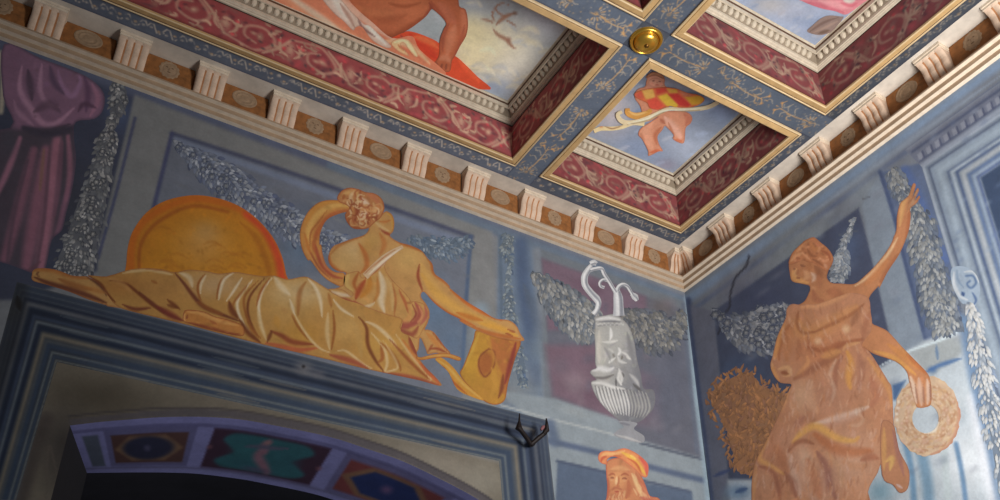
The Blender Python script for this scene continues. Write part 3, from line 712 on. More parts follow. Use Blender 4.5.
# ---- garland maker
def ribbon(path, widths, n=40):
    P = smooth_line(path, n=8); t = np.linspace(0, 1, len(P)); w = np.interp(t, np.linspace(0, 1, len(widths)), widths)
    T = np.gradient(P, axis=0); T /= np.hypot(*T.T)[:, None]+1e-9; N = np.stack([-T[:, 1], T[:, 0]], 1)
    return P, w, T, N
def garland(name, label, path, widths, to3, g, base, light, dark, n=90, leaf=7, seed=1, fruit=True, ragged=2.2, group=None, res=1.5, hang=0.0, tone=1.0, many=1):
    r = np.random.RandomState(seed); P, w, T, N = ribbon(path, widths)
    w1 = w*.8+r.uniform(-ragged, ragged, len(w))*.5; w2 = w*.8+r.uniform(-ragged, ragged, len(w))*.5
    poly = np.vstack([P+N*w1[:, None], (P-N*w2[:, None])[::-1]])
    mid = [(a+b)/2 for a, b in zip(base, dark)]
    o = canvas(name, poly, to3, mid, [B(P[r.randint(len(P))]+r.uniform(-5, 5, 2), 8, 6, dark if k % 2 else base, .6) for k in range(40)], None, res, g, curved=False, wobble=.4, tone=tone)
    wt = w/w.sum(); lv = []
    def put(k, amt, cols, sc):
        for _ in range(k):
            i = r.choice(len(P), p=wt); s = r.uniform(-1, 1); c = P[i]+N[i]*w[i]*s*amt; q = leaf*sc*r.uniform(.7, 1.25)
            d = T[i]*r.uniform(.25, 1)+N[i]*np.sign(s)*r.uniform(.1, .9)+np.array([0, hang]); d = d/np.hypot(*d)*q
            cc = np.asarray(cols[r.randint(len(cols))], float)*r.uniform(.88, 1.12); lv.append((c[0], c[1], d[0], d[1], q*.24, np.clip(cc, 0, 255)))
    put(int(n*1.4), 1.02, [dark, base, mid], 1.0); put(int(n*1.6), .92, [base, light, base, [(a+b)/2 for a, b in zip(base, light)]], .9); put(n, .75, [light, [min(255, v+14) for v in light], base], .62)
    if fruit:
        fr = []
        for k in range(n*many//6):
            i = r.choice(len(P), p=wt); c = P[i]+N[i]*w[i]*r.uniform(-.65, .65); q = leaf*r.uniform(.34, .5)
            for rr, cc in ((1.25, dark), (1.0, base), (.66, light), (.3, [min(255, v+22) for v in light])):
                for a in range(3):
                    th = a*math.pi/3; fr.append((c[0]-q*.12*(1.3-rr), c[1]-q*.2*(1.3-rr), 2*q*rr*math.cos(th), 2*q*rr*math.sin(th), q*rr*.62, cc))
        lv += fr
    leaf_mesh('leaves', lv, to3, g, o, .0004, tone)
    tag(o, label, 'garland', group); return o
garland('painted_garland', 'painted grey fruit garland hanging beside the purple curtain', [(117, 84), (119, 100), (115, 116), (110, 128), (108, 140), (104, 160), (99, 180), (92, 205), (84, 232), (76, 262), (72, 276)], [8, 11, 7, 5, 13, 12, 14, 17, 19, 22, 22], L3(-0.00020), gl(95, 200), (70, 72, 75), (98, 98, 98), (46, 48, 55), 130, 7, 3, many=3)
garland('painted_garland', 'painted pale leaf garland sagging behind the orange globe', [(175, 142), (186, 152), (206, 166), (232, 186), (262, 206), (292, 226), (318, 240), (345, 246)], [1.5, 6, 15, 18, 18, 17, 15, 10], L3(-0.00020), gl(240, 200), (80, 87, 101), (102, 107, 115), (60, 67, 86), 240, 8, 4, ragged=3, hang=.3)
garland('painted_garland', 'faint white leaf garland beside the reclining woman\'s shoulder', [(410, 238), (428, 246), (446, 250), (462, 246), (470, 240)], [4, 10, 13, 10, 4], L3(-0.00020), gl(440, 250), (88, 102, 118), (108, 118, 128), (74, 90, 110), 50, 7, 5, False, ragged=3, hang=.5)
garland('painted_garland', 'thin pale garland hanging down between grey pilaster and urn', [(509, 236), (506, 252), (511, 264), (508, 280), (509, 300), (512, 330), (518, 360), (524, 388)], [6, 8, 2, 3, 6, 8, 8, 4], L3(-0.00020), gl(510, 300), (100, 112, 122), (122, 130, 134), (74, 90, 112), 70, 6, 6, False, ragged=2)
garland('painted_garland', 'shaggy grey garland hanging to the left of the white urn', [(534, 275), (546, 285), (558, 300), (574, 314), (588, 326), (596, 334)], [3, 10, 17, 20, 20, 12], L3(-0.00020), gl(565, 305), (102, 109, 118), (130, 131, 130), (76, 86, 102), 190, 9, 7, False, ragged=4, hang=.9)
garland('painted_garland', 'shaggy grey garland hanging to the right of the white urn', [(622, 318), (636, 324), (652, 332), (666, 334), (676, 326), (683, 314)], [8, 16, 22, 20, 12, 3], L3(-0.00020), gl(655, 330), (100, 104, 112), (124, 123, 120), (78, 84, 99), 180, 9, 8, False, ragged=4, hang=.9)

# ---- purple curtain
cs = []
PUR = (82, 60, 76)
for ln, c, w, a in (([(22, 66), (20, 90), (32, 110), (44, 124), (58, 122), (74, 108)], (112, 84, 100), 5, .8), ([(42, 64), (40, 88), (46, 102), (60, 108)], (106, 80, 96), 4, .8), ([(58, 70), (62, 86), (72, 96), (80, 84), (79, 74)], (98, 74, 96), 4.5, .7),
                    ([(14, 100), (18, 112), (34, 126)], (104, 78, 94), 4, .7), ([(28, 70), (30, 84), (32, 100)], (52, 40, 52), 6, .8), ([(50, 66), (54, 82), (64, 94)], (58, 44, 60), 5, .8), ([(84, 76), (88, 92), (86, 112)], (58, 40, 58), 5, .7), ([(34, 112), (50, 104), (60, 112)], (60, 44, 56), 7, .7),
                    ([(92, 84), (98, 100), (90, 116)], (104, 72, 88), 4, .7), ([(78, 112), (84, 104), (96, 108)], (50, 34, 48), 4, .7), ([(30, 128), (46, 132), (70, 124)], (50, 38, 50), 4, .9)): cs.append(L(ln, c, w, a))
cs += [F([(2, 130), (80, 126), (76, 160), (66, 214), (44, 290), (-70, 280), (-70, 132)], (44, 39, 47), .95, 4)]
for pts, c, w, a in (([(57, 138), (51, 190), (46, 230), (38, 285)], (100, 66, 78), 10, .9), ([(46, 150), (36, 210), (24, 280)], (88, 58, 70), 11, .9), ([(20, 138), (8, 170), (-6, 200)], (104, 70, 84), 5, .8), ([(34, 150), (16, 220), (0, 275)], (84, 56, 68), 9, .85), ([(62, 142), (58, 190), (54, 215)], (74, 50, 62), 4, .7), ([(68, 136), (70, 170), (66, 200)], (92, 62, 74), 4.5, .8), ([(68, 190), (60, 224), (56, 236)], (88, 60, 74), 5, .7), ([(44, 150), (40, 190)], (84, 62, 52), 3, .6), ([(50, 146), (44, 220), (34, 282)], (62, 44, 54), 3, .7), ([(28, 160), (14, 215), (6, 270)], (58, 44, 54), 3.4, .7), ([(40, 262), (30, 270), (14, 274)], (66, 42, 50), 3, .6)): cs.append(L(pts, c, w, a, .35))
cs += [L([(24, 128), (50, 134), (80, 126)], (38, 34, 44), 6, .9, .3), B((8, 140), 14, 26, (44, 42, 50), .8)]
cur = canvas('painted_curtain', [(4, 44), (40, 58), (72, 70), (92, 80), (104, 94), (103, 110), (94, 119), (76, 122), (74, 138), (76, 160), (72, 190), (66, 214), (62, 230), (52, 240), (47, 262), (42, 276), (24, 270), (0, 262), (-60, 250), (-60, 140), (10, 128), (3, 96)], L3(-0.00020), PUR, cs, None, 1.4, gl(50, 150), edge=((46, 38, 50), 2.5, .6), tone=.9, mott=120)
tag(cur, 'painted dark purple curtain gathered in a swag at the far left', 'curtain')

# ---- globe
gs = [B((205, 266), 86, 74, (206, 138, 34), 1, 0, 1.8), B((203, 244), 44, 40, (206, 150, 74), .85), B((206, 232), 22, 18, (208, 160, 92), .7), L([(131, 272), (133, 240), (150, 216), (192, 199), (236, 207), (264, 228), (280, 262), (282, 290)], (204, 108, 28), 6, .8, 0), L([(139, 272), (141, 244), (158, 222), (192, 206), (228, 212)], (170, 92, 26), 3.2, .7, .2), L([(248, 214), (266, 230), (279, 256), (284, 288)], (212, 78, 38), 8, .85, .1), L([(240, 222), (256, 238), (268, 266), (270, 290)], (176, 104, 22), 5, .6)]
for q in range(16):
    x = 150+RNG.rand()*110; y = 225+RNG.rand()*50; gs.append(L([(x, y), (x+6, y-3), (x+13, y-2), (x+19, y+2)], (176, 108, 30), 2.2, .3))
glb = canvas('painted_globe', [(128, 284), (126.5, 262), (128.5, 244), (134, 229), (147, 212), (166, 200.5), (192, 195.2), (215, 197.5), (237, 205), (256, 218), (272, 236), (281.5, 255), (286, 274), (287, 290), (230, 300), (170, 298)], L3(-0.00080), (196, 124, 30), gs, None, 1.4, gl(205, 245), edge=((204, 112, 34), 2.4, .7), tone=.42, mott=150)
tag(glb, 'large painted orange globe behind the reclining woman', 'globe')
def tube_poly(path, ws):
    P, w, T, N = ribbon(path, ws); return np.vstack([P+N*w[:, None], (P-N*w[:, None])[::-1]])
# ---- reclining woman
K1 = (290, 180, 6.25); K2 = (290, 240, 6.25); K3 = (380, 250, 6.25); K4 = (380, 320, 6.25); K5 = (240, 310, 6.25); K6 = (130, 260, 6.25); K7 = (20, 250, 6.25)
SK = (208, 158, 94); OR = (196, 112, 52); RB = (158, 72, 44); HL = (230, 196, 140); YE = (216, 164, 70)
body = rows([(560, 230), (600, 195), (640, 220), (652, 270), (645, 320), (625, 350), (680, 388), (750, 408), (820, 440), (860, 490)], K1)+rows([(890, 150), (905, 210), (960, 250), (1000, 290)], K2)+rows([(440, 240), (540, 320), (640, 380), (720, 428), (800, 438), (850, 470)], K3)+rows([(880, 90), (902, 122), (880, 132), (800, 122), (700, 100), (600, 62), (500, 8)], K4)+rows([(500, 432), (420, 392), (340, 332), (275, 262), (255, 290), (290, 340), (310, 390), (300, 450), (280, 495)], K3)+rows([(300, 60), (340, 80), (400, 160), (440, 208), (400, 214), (350, 205), (300, 214), (285, 180), (250, 110)], K4)+[(417, 352), (400, 350), (380, 340), (330, 330), (250, 325), (120, 308)]+rows([(540, 345), (430, 310), (300, 258), (160, 215), (80, 190), (75, 150), (85, 125), (120, 113), (200, 118), (260, 135), (330, 160), (420, 165), (480, 180)], K7)+[(140, 272), (250, 285), (330, 290)]+rows([(350, 215), (300, 195), (262, 170), (240, 130), (245, 80), (270, 40)], K2)+rows([(300, 400), (380, 370), (460, 345), (490, 315), (500, 280)], K1)
bs = [B((352, 252), 26, 24, (222, 186, 130), .9, 0), B((345, 262), 22, 20, (218, 176, 108), .7), B((408, 258), 26, 24, (226, 182, 110), .9), B((372, 240), 16, 14, (214, 170, 96), .7), B((366, 250), 12, 16, (202, 150, 76), .7)]
for k, ln, c, w, a in ((K2, [(430, 20), (470, 90), (480, 160), (440, 210)], OR, 4, .7), (K2, [(245, 90), (250, 150), (300, 195), (350, 205)], OR, 4, .8), (K1, [(250, 470), (300, 415), (380, 375), (470, 345)], (186, 120, 60), 2.5, .7), (K1, [(640, 350), (600, 330), (560, 300)], RB, 2.5, .8), (K1, [(560, 330), (590, 400), (560, 470)], OR, 4, .5), (K1, [(640, 350), (700, 395), (760, 415), (830, 450)], OR, 3, .8),
                       (K1, [(610, 210), (640, 230), (648, 290), (640, 325)], (220, 168, 78), 3.4, .8), (K1, [(560, 260), (600, 260), (630, 250)], OR, 2, .6), (K1, [(530, 260), (580, 300), (620, 320)], (226, 190, 132), 3, .7),
                       (K2, [(810, 150), (800, 230), (830, 320)], RB, 2.4, .8), (K2, [(830, 60), (880, 140), (900, 210), (960, 260), (1000, 300)], OR, 2.6, .7), (K2, [(820, 150), (860, 230), (940, 340), (1000, 400)], (226, 176, 98), 7, .8), (K3, [(260, 150), (340, 260), (440, 340), (560, 410), (720, 460)], (226, 172, 84), 8, .8), (K3, [(300, 290), (400, 380), (500, 430), (600, 480)], (206, 108, 44), 3, .8), (K3, [(440, 250), (540, 330), (660, 400), (760, 440)], (216, 112, 44), 2.8, .8),
                       (K3, [(480, 390), (560, 420), (640, 440)], (200, 116, 44), 4, .7), (K4, [(580, 40), (680, 80), (800, 105), (880, 118)], OR, 3, .8), (K4, [(620, 20), (740, 50), (860, 100)], (230, 170, 70), 5, .8), (K4, [(800, 60), (850, 80)], RB, 1.6, .7), (K4, [(780, 80), (830, 100)], RB, 1.6, .7),
                       (K4, [(290, 80), (330, 120), (390, 190)], (216, 140, 70), 4, .7), (K4, [(310, 180), (360, 180), (420, 205)], RB, 2, .8), (K4, [(330, 80), (400, 165), (440, 208)], RB, 1.5, .7), (K4, [(300, 200), (330, 150)], RB, 2, .6),
                       (K7, [(90, 130), (140, 125), (220, 130), (320, 165), (420, 180)], (196, 128, 66), 4, .8), (K7, [(90, 170), (200, 215), (320, 250), (440, 290), (540, 330)], (112, 58, 38), 5, .8), (K7, [(120, 135), (105, 150), (120, 165)], (110, 60, 40), 1.5, .7), (K7, [(240, 180), (340, 220), (450, 250)], (156, 92, 44), 5, .6), (K7, [(420, 170), (500, 220), (545, 290)], (110, 62, 40), 2.6, .8), (K7, [(400, 230), (470, 250), (540, 270)], (190, 124, 62), 4, .6)): bs.append(L(rows(ln, k), c, w, a))
WT = .56
woman = canvas('painted_woman', body, L3(-0.00080), SK, bs, None, 1.3, gl(380, 270), edge=((170, 96, 54), 1.7, .5), tone=WT, mott=160)
tag(woman, 'painted reclining woman seen from behind, in gold and cream robes on the painted ledge', 'painted figure')
robe = rows([(425, 158), (540, 165), (640, 135), (720, 117), (840, 115), (940, 130)], K7)+rows([(100, 55), (200, 65), (290, 75), (370, 60), (480, 70), (560, 85), (660, 75), (740, 87), (830, 100), (905, 98), (985, 120)], K6)+rows([(90, 228), (150, 252), (235, 305), (300, 330), (420, 385), (500, 415), (600, 460), (700, 490)], K2)+rows([(130, 50), (180, 95), (225, 190), (240, 235), (290, 300), (350, 360), (382, 412)], K4)+[(420, 380.5), (400, 376.2), (360, 367.5), (320, 357.6), (280, 348.5), (240, 338.8), (190, 325.5), (130, 311)]+rows([(600, 345), (560, 300), (520, 240), (470, 190)], K7)
D1 = (120, 60, 26); D2 = (158, 92, 38); H1 = (228, 196, 142); H2 = (240, 220, 184); PK = (168, 84, 58)
rs = [B((290, 300), 60, 40, (206, 164, 96), .8), B((300, 292), 50, 22, (220, 190, 140), .8), B((215, 284), 50, 22, (206, 170, 124), .8), B((160, 290), 50, 24, (190, 138, 74), .8), B((120, 285), 40, 18, (182, 124, 62), .8), B((300, 335), 34, 22, (204, 150, 64), .8), B((380, 345), 40, 24, (214, 166, 80), .7), B((345, 325), 26, 30, (208, 166, 98), .8)]
for k, ln, c, w, a in (
    (K7, [(430, 165), (500, 210), (545, 275), (600, 330)], D1, 2.6, .85), (K7, [(560, 190), (660, 210), (740, 270), (820, 340), (900, 400)], D1, 2.4, .8), (K7, [(640, 340), (720, 370), (820, 360)], (124, 62, 38), 3, .8), (K7, [(640, 145), (720, 130), (840, 122)], H1, 2.6, .7), (K7, [(540, 170), (640, 210), (700, 270)], (202, 148, 84), 4, .6), (K7, [(820, 190), (860, 210)], D2, 2, .6), (K7, [(920, 310), (1000, 370)], D1, 3, .7),
    (K6, [(280, 80), (340, 150), (400, 230), (460, 290), (560, 335), (690, 385)], (120, 62, 36), 3.4, .85), (K6, [(60, 200), (140, 270), (220, 330), (320, 375)], (120, 60, 36), 2.8, .85), (K6, [(170, 290), (250, 340), (330, 380)], (130, 52, 40), 5, .7), (K6, [(100, 60), (200, 75), (270, 95)], H1, 2.6, .7), (K6, [(230, 280), (300, 300)], D1, 3, .6), (K6, [(420, 260), (500, 310), (580, 340)], D2, 3, .7),
    (K6, [(310, 80), (370, 110), (390, 170)], H2, 4, .6), (K6, [(470, 85), (430, 140), (425, 200), (450, 270)], D2, 2, .8), (K6, [(480, 90), (445, 150), (440, 210)], H2, 2, .7), (K6, [(620, 85), (570, 130), (550, 190), (540, 250)], D2, 1.8, .8), (K6, [(650, 80), (590, 120), (565, 190), (555, 250)], H2, 2.4, .8), (K6, [(700, 110), (650, 190), (605, 255)], H2, 2, .8), (K6, [(620, 260), (640, 320), (690, 370)], D1, 5, .8), (K6, [(770, 120), (690, 220), (670, 290), (700, 380), (760, 470)], H2, 2.4, .8), (K6, [(740, 150), (660, 250), (640, 290)], D2, 2, .7),
    (K6, [(840, 115), (760, 210), (735, 290), (750, 380), (800, 480)], D1, 2, .8), (K6, [(800, 130), (720, 220), (715, 300), (740, 400)], D2, 2, .7), (K6, [(885, 115), (830, 190), (805, 280), (815, 380), (840, 470)], H2, 2.2, .85), (K6, [(870, 115), (815, 200), (790, 290)], (170, 100, 46), 2, .8), (K6, [(900, 100), (940, 160), (1000, 220)], H2, 5, .6),
    (K5, [(0, 60), (50, 140), (130, 205)], D1, 4, .8), (K5, [(30, 0), (70, 110), (130, 180)], D2, 2.4, .8), (K5, [(110, 0), (130, 90), (165, 190)], H1, 3.4, .7), (K5, [(190, 130), (260, 160), (330, 200), (460, 215)], (150, 76, 40), 4.4, .85), (K5, [(160, 205), (250, 225), (370, 250), (490, 235)], (190, 98, 60), 4, .85), (K5, [(200, 130), (170, 200)], D1, 3, .7), (K5, [(220, 40), (240, 110)], (206, 150, 66), 6, .6), (K5, [(330, 0), (370, 80), (430, 170), (500, 240), (570, 268)], H1, 2, .85), (K5, [(320, 20), (360, 100), (430, 190)], D2, 2, .7), (K5, [(580, 0), (590, 120), (570, 255)], D2, 2.2, .8), (K5, [(550, 20), (545, 140), (560, 250)], H1, 3.4, .7),
    (K5, [(600, 260), (660, 255), (760, 330), (830, 370)], H1, 2, .8), (K5, [(560, 280), (700, 320), (800, 365)], PK, 4.4, .8), (K5, [(740, 40), (790, 110), (800, 220), (850, 320), (900, 385)], D1, 3, .75), (K5, [(820, 140), (900, 240), (920, 330), (910, 385), (970, 370)], H1, 2.4, .8), (K5, [(780, 70), (850, 100), (930, 170), (1000, 260)], H2, 3, .6), (K5, [(860, 330), (890, 300), (880, 220)], (170, 96, 46), 3, .7), (K5, [(700, 60), (740, 160), (760, 300)], (200, 158, 92), 5, .5),
    (K4, [(0, 140), (60, 190), (120, 280), (130, 320)], D2, 3, .7), (K4, [(20, 130), (80, 220), (110, 300), (40, 325)], H1, 2, .6), (K4, [(60, 120), (160, 230), (250, 320), (330, 385)], (160, 88, 44), 2.6, .8), (K4, [(140, 120), (230, 250), (300, 330), (340, 375)], (206, 126, 62), 3, .8), (K4, [(180, 110), (230, 220)], (150, 66, 48), 4, .8), (K4, [(100, 90), (200, 230), (300, 350)], H1, 2, .6), (K4, [(250, 270), (330, 350), (370, 400)], (200, 100, 60), 4, .8), (K4, [(300, 350), (320, 375), (280, 380)], H1, 1.6, .7), (K4, [(0, 330), (120, 345), (220, 365), (370, 405)], PK, 3.4, .85),
    (K2, [(0, 370), (30, 470)], H2, 2.5, .7), (K2, [(100, 260), (60, 330), (50, 470)], D2, 4, .5), (K2, [(110, 240), (160, 300), (190, 380), (200, 480)], H2, 3, .7), (K2, [(270, 370), (320, 430), (400, 480)], H2, 2.2, .7), (K2, [(240, 330), (260, 420)], D2, 3, .5)): rs.append(L(rows(ln, k), c, w, a))
canvas('robe', robe, L3(-0.00100), (196, 146, 76), rs, woman, 1.25, gl(290, 320), edge=((150, 86, 46), 1.5, .45), tone=WT*.92, mott=220)
# blouse and sash over the back
blouse = rows([(690, 45), (640, 70), (560, 140), (500, 210), (450, 235), (430, 195), (370, 205), (340, 225), (340, 290), (390, 330), (380, 350), (330, 310), (245, 305), (260, 330), (350, 375), (420, 395), (500, 430), (600, 465), (700, 498)], K2)+rows([(130, 70), (190, 100), (235, 115), (270, 60), (300, 0)], K4)+rows([(310, 420), (300, 360), (260, 330), (210, 320), (170, 330)], K3)+rows([(760, 390), (720, 330), (650, 260), (600, 190), (600, 140), (650, 90)], K2)
ls = []
for k, ln, c, w, a in ((K2, [(700, 55), (640, 85), (580, 140), (520, 190), (470, 225)], (232, 208, 178), 4, .85), (K2, [(660, 50), (580, 100), (500, 170)], (186, 104, 56), 1.6, .8), (K2, [(620, 100), (540, 190), (470, 240)], (176, 92, 50), 1.6, .8), (K2, [(430, 200), (400, 270), (420, 320)], (184, 106, 50), 3, .8), (K2, [(370, 210), (350, 270), (390, 320)], (224, 186, 110), 4, .8), (K2, [(470, 250), (430, 320), (410, 370)], (178, 84, 44), 5, .85), (K2, [(500, 230), (490, 300), (440, 360)], (204, 136, 54), 6, .8), (K2, [(560, 200), (580, 280), (570, 380), (590, 450)], (236, 214, 178), 6, .8), (K2, [(545, 230), (550, 330), (520, 390)], (198, 130, 60), 3, .7), (K2, [(600, 230), (640, 330), (640, 440)], (222, 180, 116), 4, .8), (K2, [(640, 270), (660, 370), (650, 480)], (186, 112, 58), 2, .7), (K2, [(680, 310), (720, 390), (740, 460)], (190, 104, 60), 2.4, .8), (K2, [(700, 330), (760, 400), (740, 470)], (222, 172, 98), 3, .7),
                       (K2, [(260, 320), (320, 340), (390, 350)], (236, 210, 176), 3, .8), (K2, [(400, 380), (470, 440), (540, 470), (640, 490)], (184, 92, 64), 4, .85), (K2, [(450, 420), (500, 410), (530, 390)], (232, 206, 164), 2.4, .8), (K2, [(320, 360), (400, 390)], (180, 96, 62), 2.4, .8),
                       (K3, [(170, 340), (190, 400), (150, 450), (90, 470)], (222, 160, 92), 3, .8), (K3, [(220, 330), (250, 390), (220, 450), (160, 480)], (176, 88, 72), 5, .8), (K3, [(280, 350), (290, 410), (250, 470)], (190, 104, 86), 3, .8), (K3, [(240, 350), (265, 410), (220, 470)], (222, 150, 104), 1.8, .8), (K3, [(200, 340), (225, 400), (190, 450)], (160, 76, 60), 1.6, .8), (K3, [(0, 410), (90, 455), (180, 490)], (180, 90, 64), 4, .7), (K4, [(20, 20), (120, 40), (230, 20)], (172, 88, 72), 6, .8), (K4, [(130, 60), (200, 90), (240, 40)], (160, 76, 58), 4, .7)): ls.append(L(rows(ln, k), c, w, a))
canvas('blouse', blouse, L3(-0.00130), (210, 160, 92), ls, woman, 1.15, gl(370, 290), edge=((160, 90, 54), 1.2, .45), tone=WT, mott=80)
brush_ribbon('sash', rows([(705, 42), (650, 72), (590, 115), (530, 170), (470, 228)], K2), [1.6, 2.6, 3.6, 3.8, 3.4], L3(-.00135), (214, 184, 146), [L(rows([(690, 55), (600, 120), (490, 215)], K2), (240, 222, 196), 2.0, .85), L(rows([(660, 60), (560, 130), (460, 215)], K2), (184, 120, 76), 1.1, .8), L(rows([(680, 72), (600, 140), (500, 228)], K2), (176, 104, 64), 1.1, .8)], woman, gl(375, 265), WT*1.1)
scarf = rows([(380, 150), (330, 130), (250, 125), (180, 140), (120, 190), (80, 260), (62, 340), (75, 430), (110, 500)], K1)+rows([(130, 130), (190, 210), (250, 260), (330, 290), (340, 210), (280, 200), (230, 160), (205, 90), (195, 30)], K2)+rows([(185, 400), (190, 330), (230, 250), (310, 210), (390, 190)], K1)
ss = []
for k, ln, c, w, a in ((K1, [(380, 165), (280, 160), (190, 200), (130, 280), (110, 380), (140, 500)], (226, 176, 96), 5, .85), (K1, [(390, 185), (290, 205), (220, 250), (170, 330), (150, 420), (190, 500)], (188, 104, 56), 4, .85), (K1, [(330, 135), (230, 140), (150, 190), (90, 290)], (212, 148, 66), 3, .7), (K1, [(90, 330), (120, 440), (150, 500)], (204, 128, 60), 3, .8), (K1, [(230, 190), (180, 260), (130, 330), (125, 420)], (172, 100, 50), 1.6, .7),
                       (K2, [(90, 40), (150, 150), (230, 240), (320, 270)], (214, 150, 84), 3, .8), (K2, [(160, 30), (190, 140), (260, 220), (330, 240)], (176, 88, 58), 3.4, .85), (K2, [(120, 60), (180, 170), (250, 240)], (160, 82, 56), 1.6, .7), (K2, [(190, 60), (220, 160), (300, 215)], (206, 130, 84), 2.4, .7)): ss.append(L(rows(ln, k), c, w, a))
canvas('scarf', scarf, L3(-0.00130), (206, 144, 74), ss, woman, 1.15, gl(330, 250), edge=((160, 90, 50), 1.3, .5), tone=WT, mott=60)
hair = rows([(295, 110), (320, 70), (370, 48), (430, 58), (470, 75), (530, 85), (575, 120), (590, 175), (570, 230), (530, 265), (490, 300), (440, 308), (390, 300), (355, 260), (345, 215), (370, 175), (340, 150), (310, 140)], K1)
hs = []
for ln, c, w, a in (([(320, 110), (360, 80), (410, 80), (430, 130)], (216, 168, 104), 4, .8), ([(400, 70), (380, 110), (400, 170)], (232, 204, 160), 3, .8), ([(440, 110), (470, 140), (500, 160)], (236, 206, 176), 4, .85), ([(480, 90), (530, 110), (560, 160)], (198, 124, 84), 4, .8), ([(430, 190), (460, 220), (490, 200)], (238, 212, 184), 4.4, .85), ([(440, 240), (430, 270), (470, 285)], (228, 190, 140), 3, .8), ([(400, 140), (420, 200), (400, 260)], (160, 80, 48), 3, .8), ([(500, 180), (480, 240), (490, 280)], (156, 76, 46), 2.6, .8), ([(520, 140), (530, 200), (520, 250)], (222, 176, 120), 3, .8), ([(550, 190), (540, 240)], (154, 78, 46), 2.4, .7), ([(370, 200), (360, 240), (380, 280)], (176, 100, 54), 3, .8), ([(440, 60), (440, 110), (460, 130)], (170, 92, 56), 2, .8), ([(490, 220), (520, 230), (540, 260)], (230, 190, 130), 2, .8), ([(340, 90), (330, 120)], (168, 96, 50), 2.4, .7), ([(440, 140), (430, 170), (450, 190)], (180, 100, 62), 2, .8), ([(380, 290), (430, 300), (480, 295)], (158, 80, 44), 2, .7)): hs.append(L(rows(ln, K1), c, w, a))
for k in range(34):
    t = RNG.rand()*6.28; q = RNG.rand()**.6; cx, cy2 = 450+110*q*math.cos(t), 185+110*q*math.sin(t); a_ = RNG.rand()*6.28
    hs.append(L(rows([(cx+26*math.cos(a_+j*1.3), cy2+26*math.sin(a_+j*1.3)) for j in range(4)], K1), [(232, 198, 150), (150, 78, 44), (214, 160, 104), (178, 104, 64)][k % 4], 1.4, .75))
canvas('hair', hair, L3(-0.00140), (196, 132, 80), hs, woman, 1.0, gl(365, 210), edge=((160, 84, 50), 1.3, .7), tone=WT, mott=40)
foot = rows([(335, 330), (350, 312), (400, 312), (470, 325), (530, 352), (600, 368), (690, 400), (715, 440), (705, 475), (640, 468), (560, 450), (460, 425), (380, 400), (340, 388), (330, 365)], K6)
bs_f = 0
fs2 = [L(rows([(360, 325), (450, 335), (540, 375), (680, 410)], K6), (214, 156, 88), 3.4, .85), L(rows([(350, 390), (460, 415), (600, 455), (690, 465)], K6), (140, 70, 40), 3, .8), L(rows([(345, 335), (335, 360), (345, 385)], K6), (226, 168, 100), 2, .8), L(rows([(360, 345), (352, 370)], K6), (140, 72, 44), 1.4, .8), L(rows([(500, 380), (540, 400)], K6), (160, 88, 48), 2.4, .6)]
canvas('foot', foot, L3(-0.00130), (190, 126, 62), fs2, woman, 1.1, gl(210, 322), edge=((138, 70, 40), 1.3, .7), tone=.5, mott=30)
# tablet and compasses held by her
tab = rows([(605, 62), (585, 120), (555, 200), (520, 290), (500, 335), (540, 400), (640, 500), (720, 530), (780, 500), (800, 400), (845, 240), (880, 132), (800, 122), (700, 98)], K4)
ts = [B((462+10, 362), 26, 40, (226, 172, 62), .9, 20), F(rows([(690, 110), (880, 132), (845, 240), (800, 400), (785, 470), (750, 440), (760, 330), (700, 220)], K4), (206, 124, 66), .9, 2), L(rows([(850, 140), (820, 260), (780, 400)], K4), (160, 66, 56), 4, .8), B((485.5, 363.5), 9.5, 16, (188, 108, 56), .9, 8, 2), L(rows([(680, 180), (625, 230), (620, 300), (660, 355), (715, 280), (715, 200), (680, 180)], K4), (158, 84, 48), 1.3, .8, 0), L(rows([(620, 80), (580, 180), (510, 320)], K4), (230, 180, 76), 3, .8), L(rows([(700, 300), (720, 400), (690, 490)], K4), (226, 166, 70), 5, .7), L(rows([(770, 340), (760, 430), (740, 490)], K4), (150, 80, 48), 3, .8), L(rows([(660, 110), (720, 240), (750, 400)], K4), (216, 150, 70), 2, .6)]
tablet = canvas('painted_tablet', tab, L3(-0.00070), (216, 156, 62), ts, None, 1.15, gl(485, 365), edge=((176, 96, 50), 1.4, .7), tone=.58, mott=60); tag(tablet, 'painted yellow tablet with an oval mark under the woman\'s outstretched hand', 'tablet')
cmp_ = empty('painted_compasses', L3(-0.00090)(np.array([[440., 375.]]))[0]); tag(cmp_, 'painted golden pair of compasses with open legs beside the yellow tablet', 'compasses')
canvas('leg', rows([(345, 245), (380, 235), (420, 260), (470, 310), (540, 400), (650, 500), (560, 475), (480, 430), (430, 330), (380, 280)], K4), L3(-0.00120), (222, 158, 62), [L(rows([(360, 250), (430, 300), (520, 400), (630, 490)], K4), (234, 186, 96), 2.4, .8), L(rows([(390, 280), (450, 380), (540, 460)], K4), (190, 96, 44), 2, .8)], cmp_, 1.1, gl(450, 378), tone=.6)
canvas('leg', rows([(228, 228), (260, 232), (340, 212), (420, 208), (490, 228), (508, 242), (490, 255), (420, 235), (340, 238), (270, 250), (232, 245)], K4), L3(-0.00120), (214, 146, 66), [L(rows([(240, 236), (340, 224), (430, 220), (495, 240)], K4), (230, 176, 96), 1.4, .7)], cmp_, .9, gl(440, 358), edge=((170, 90, 46), 1, .6), tone=.6)

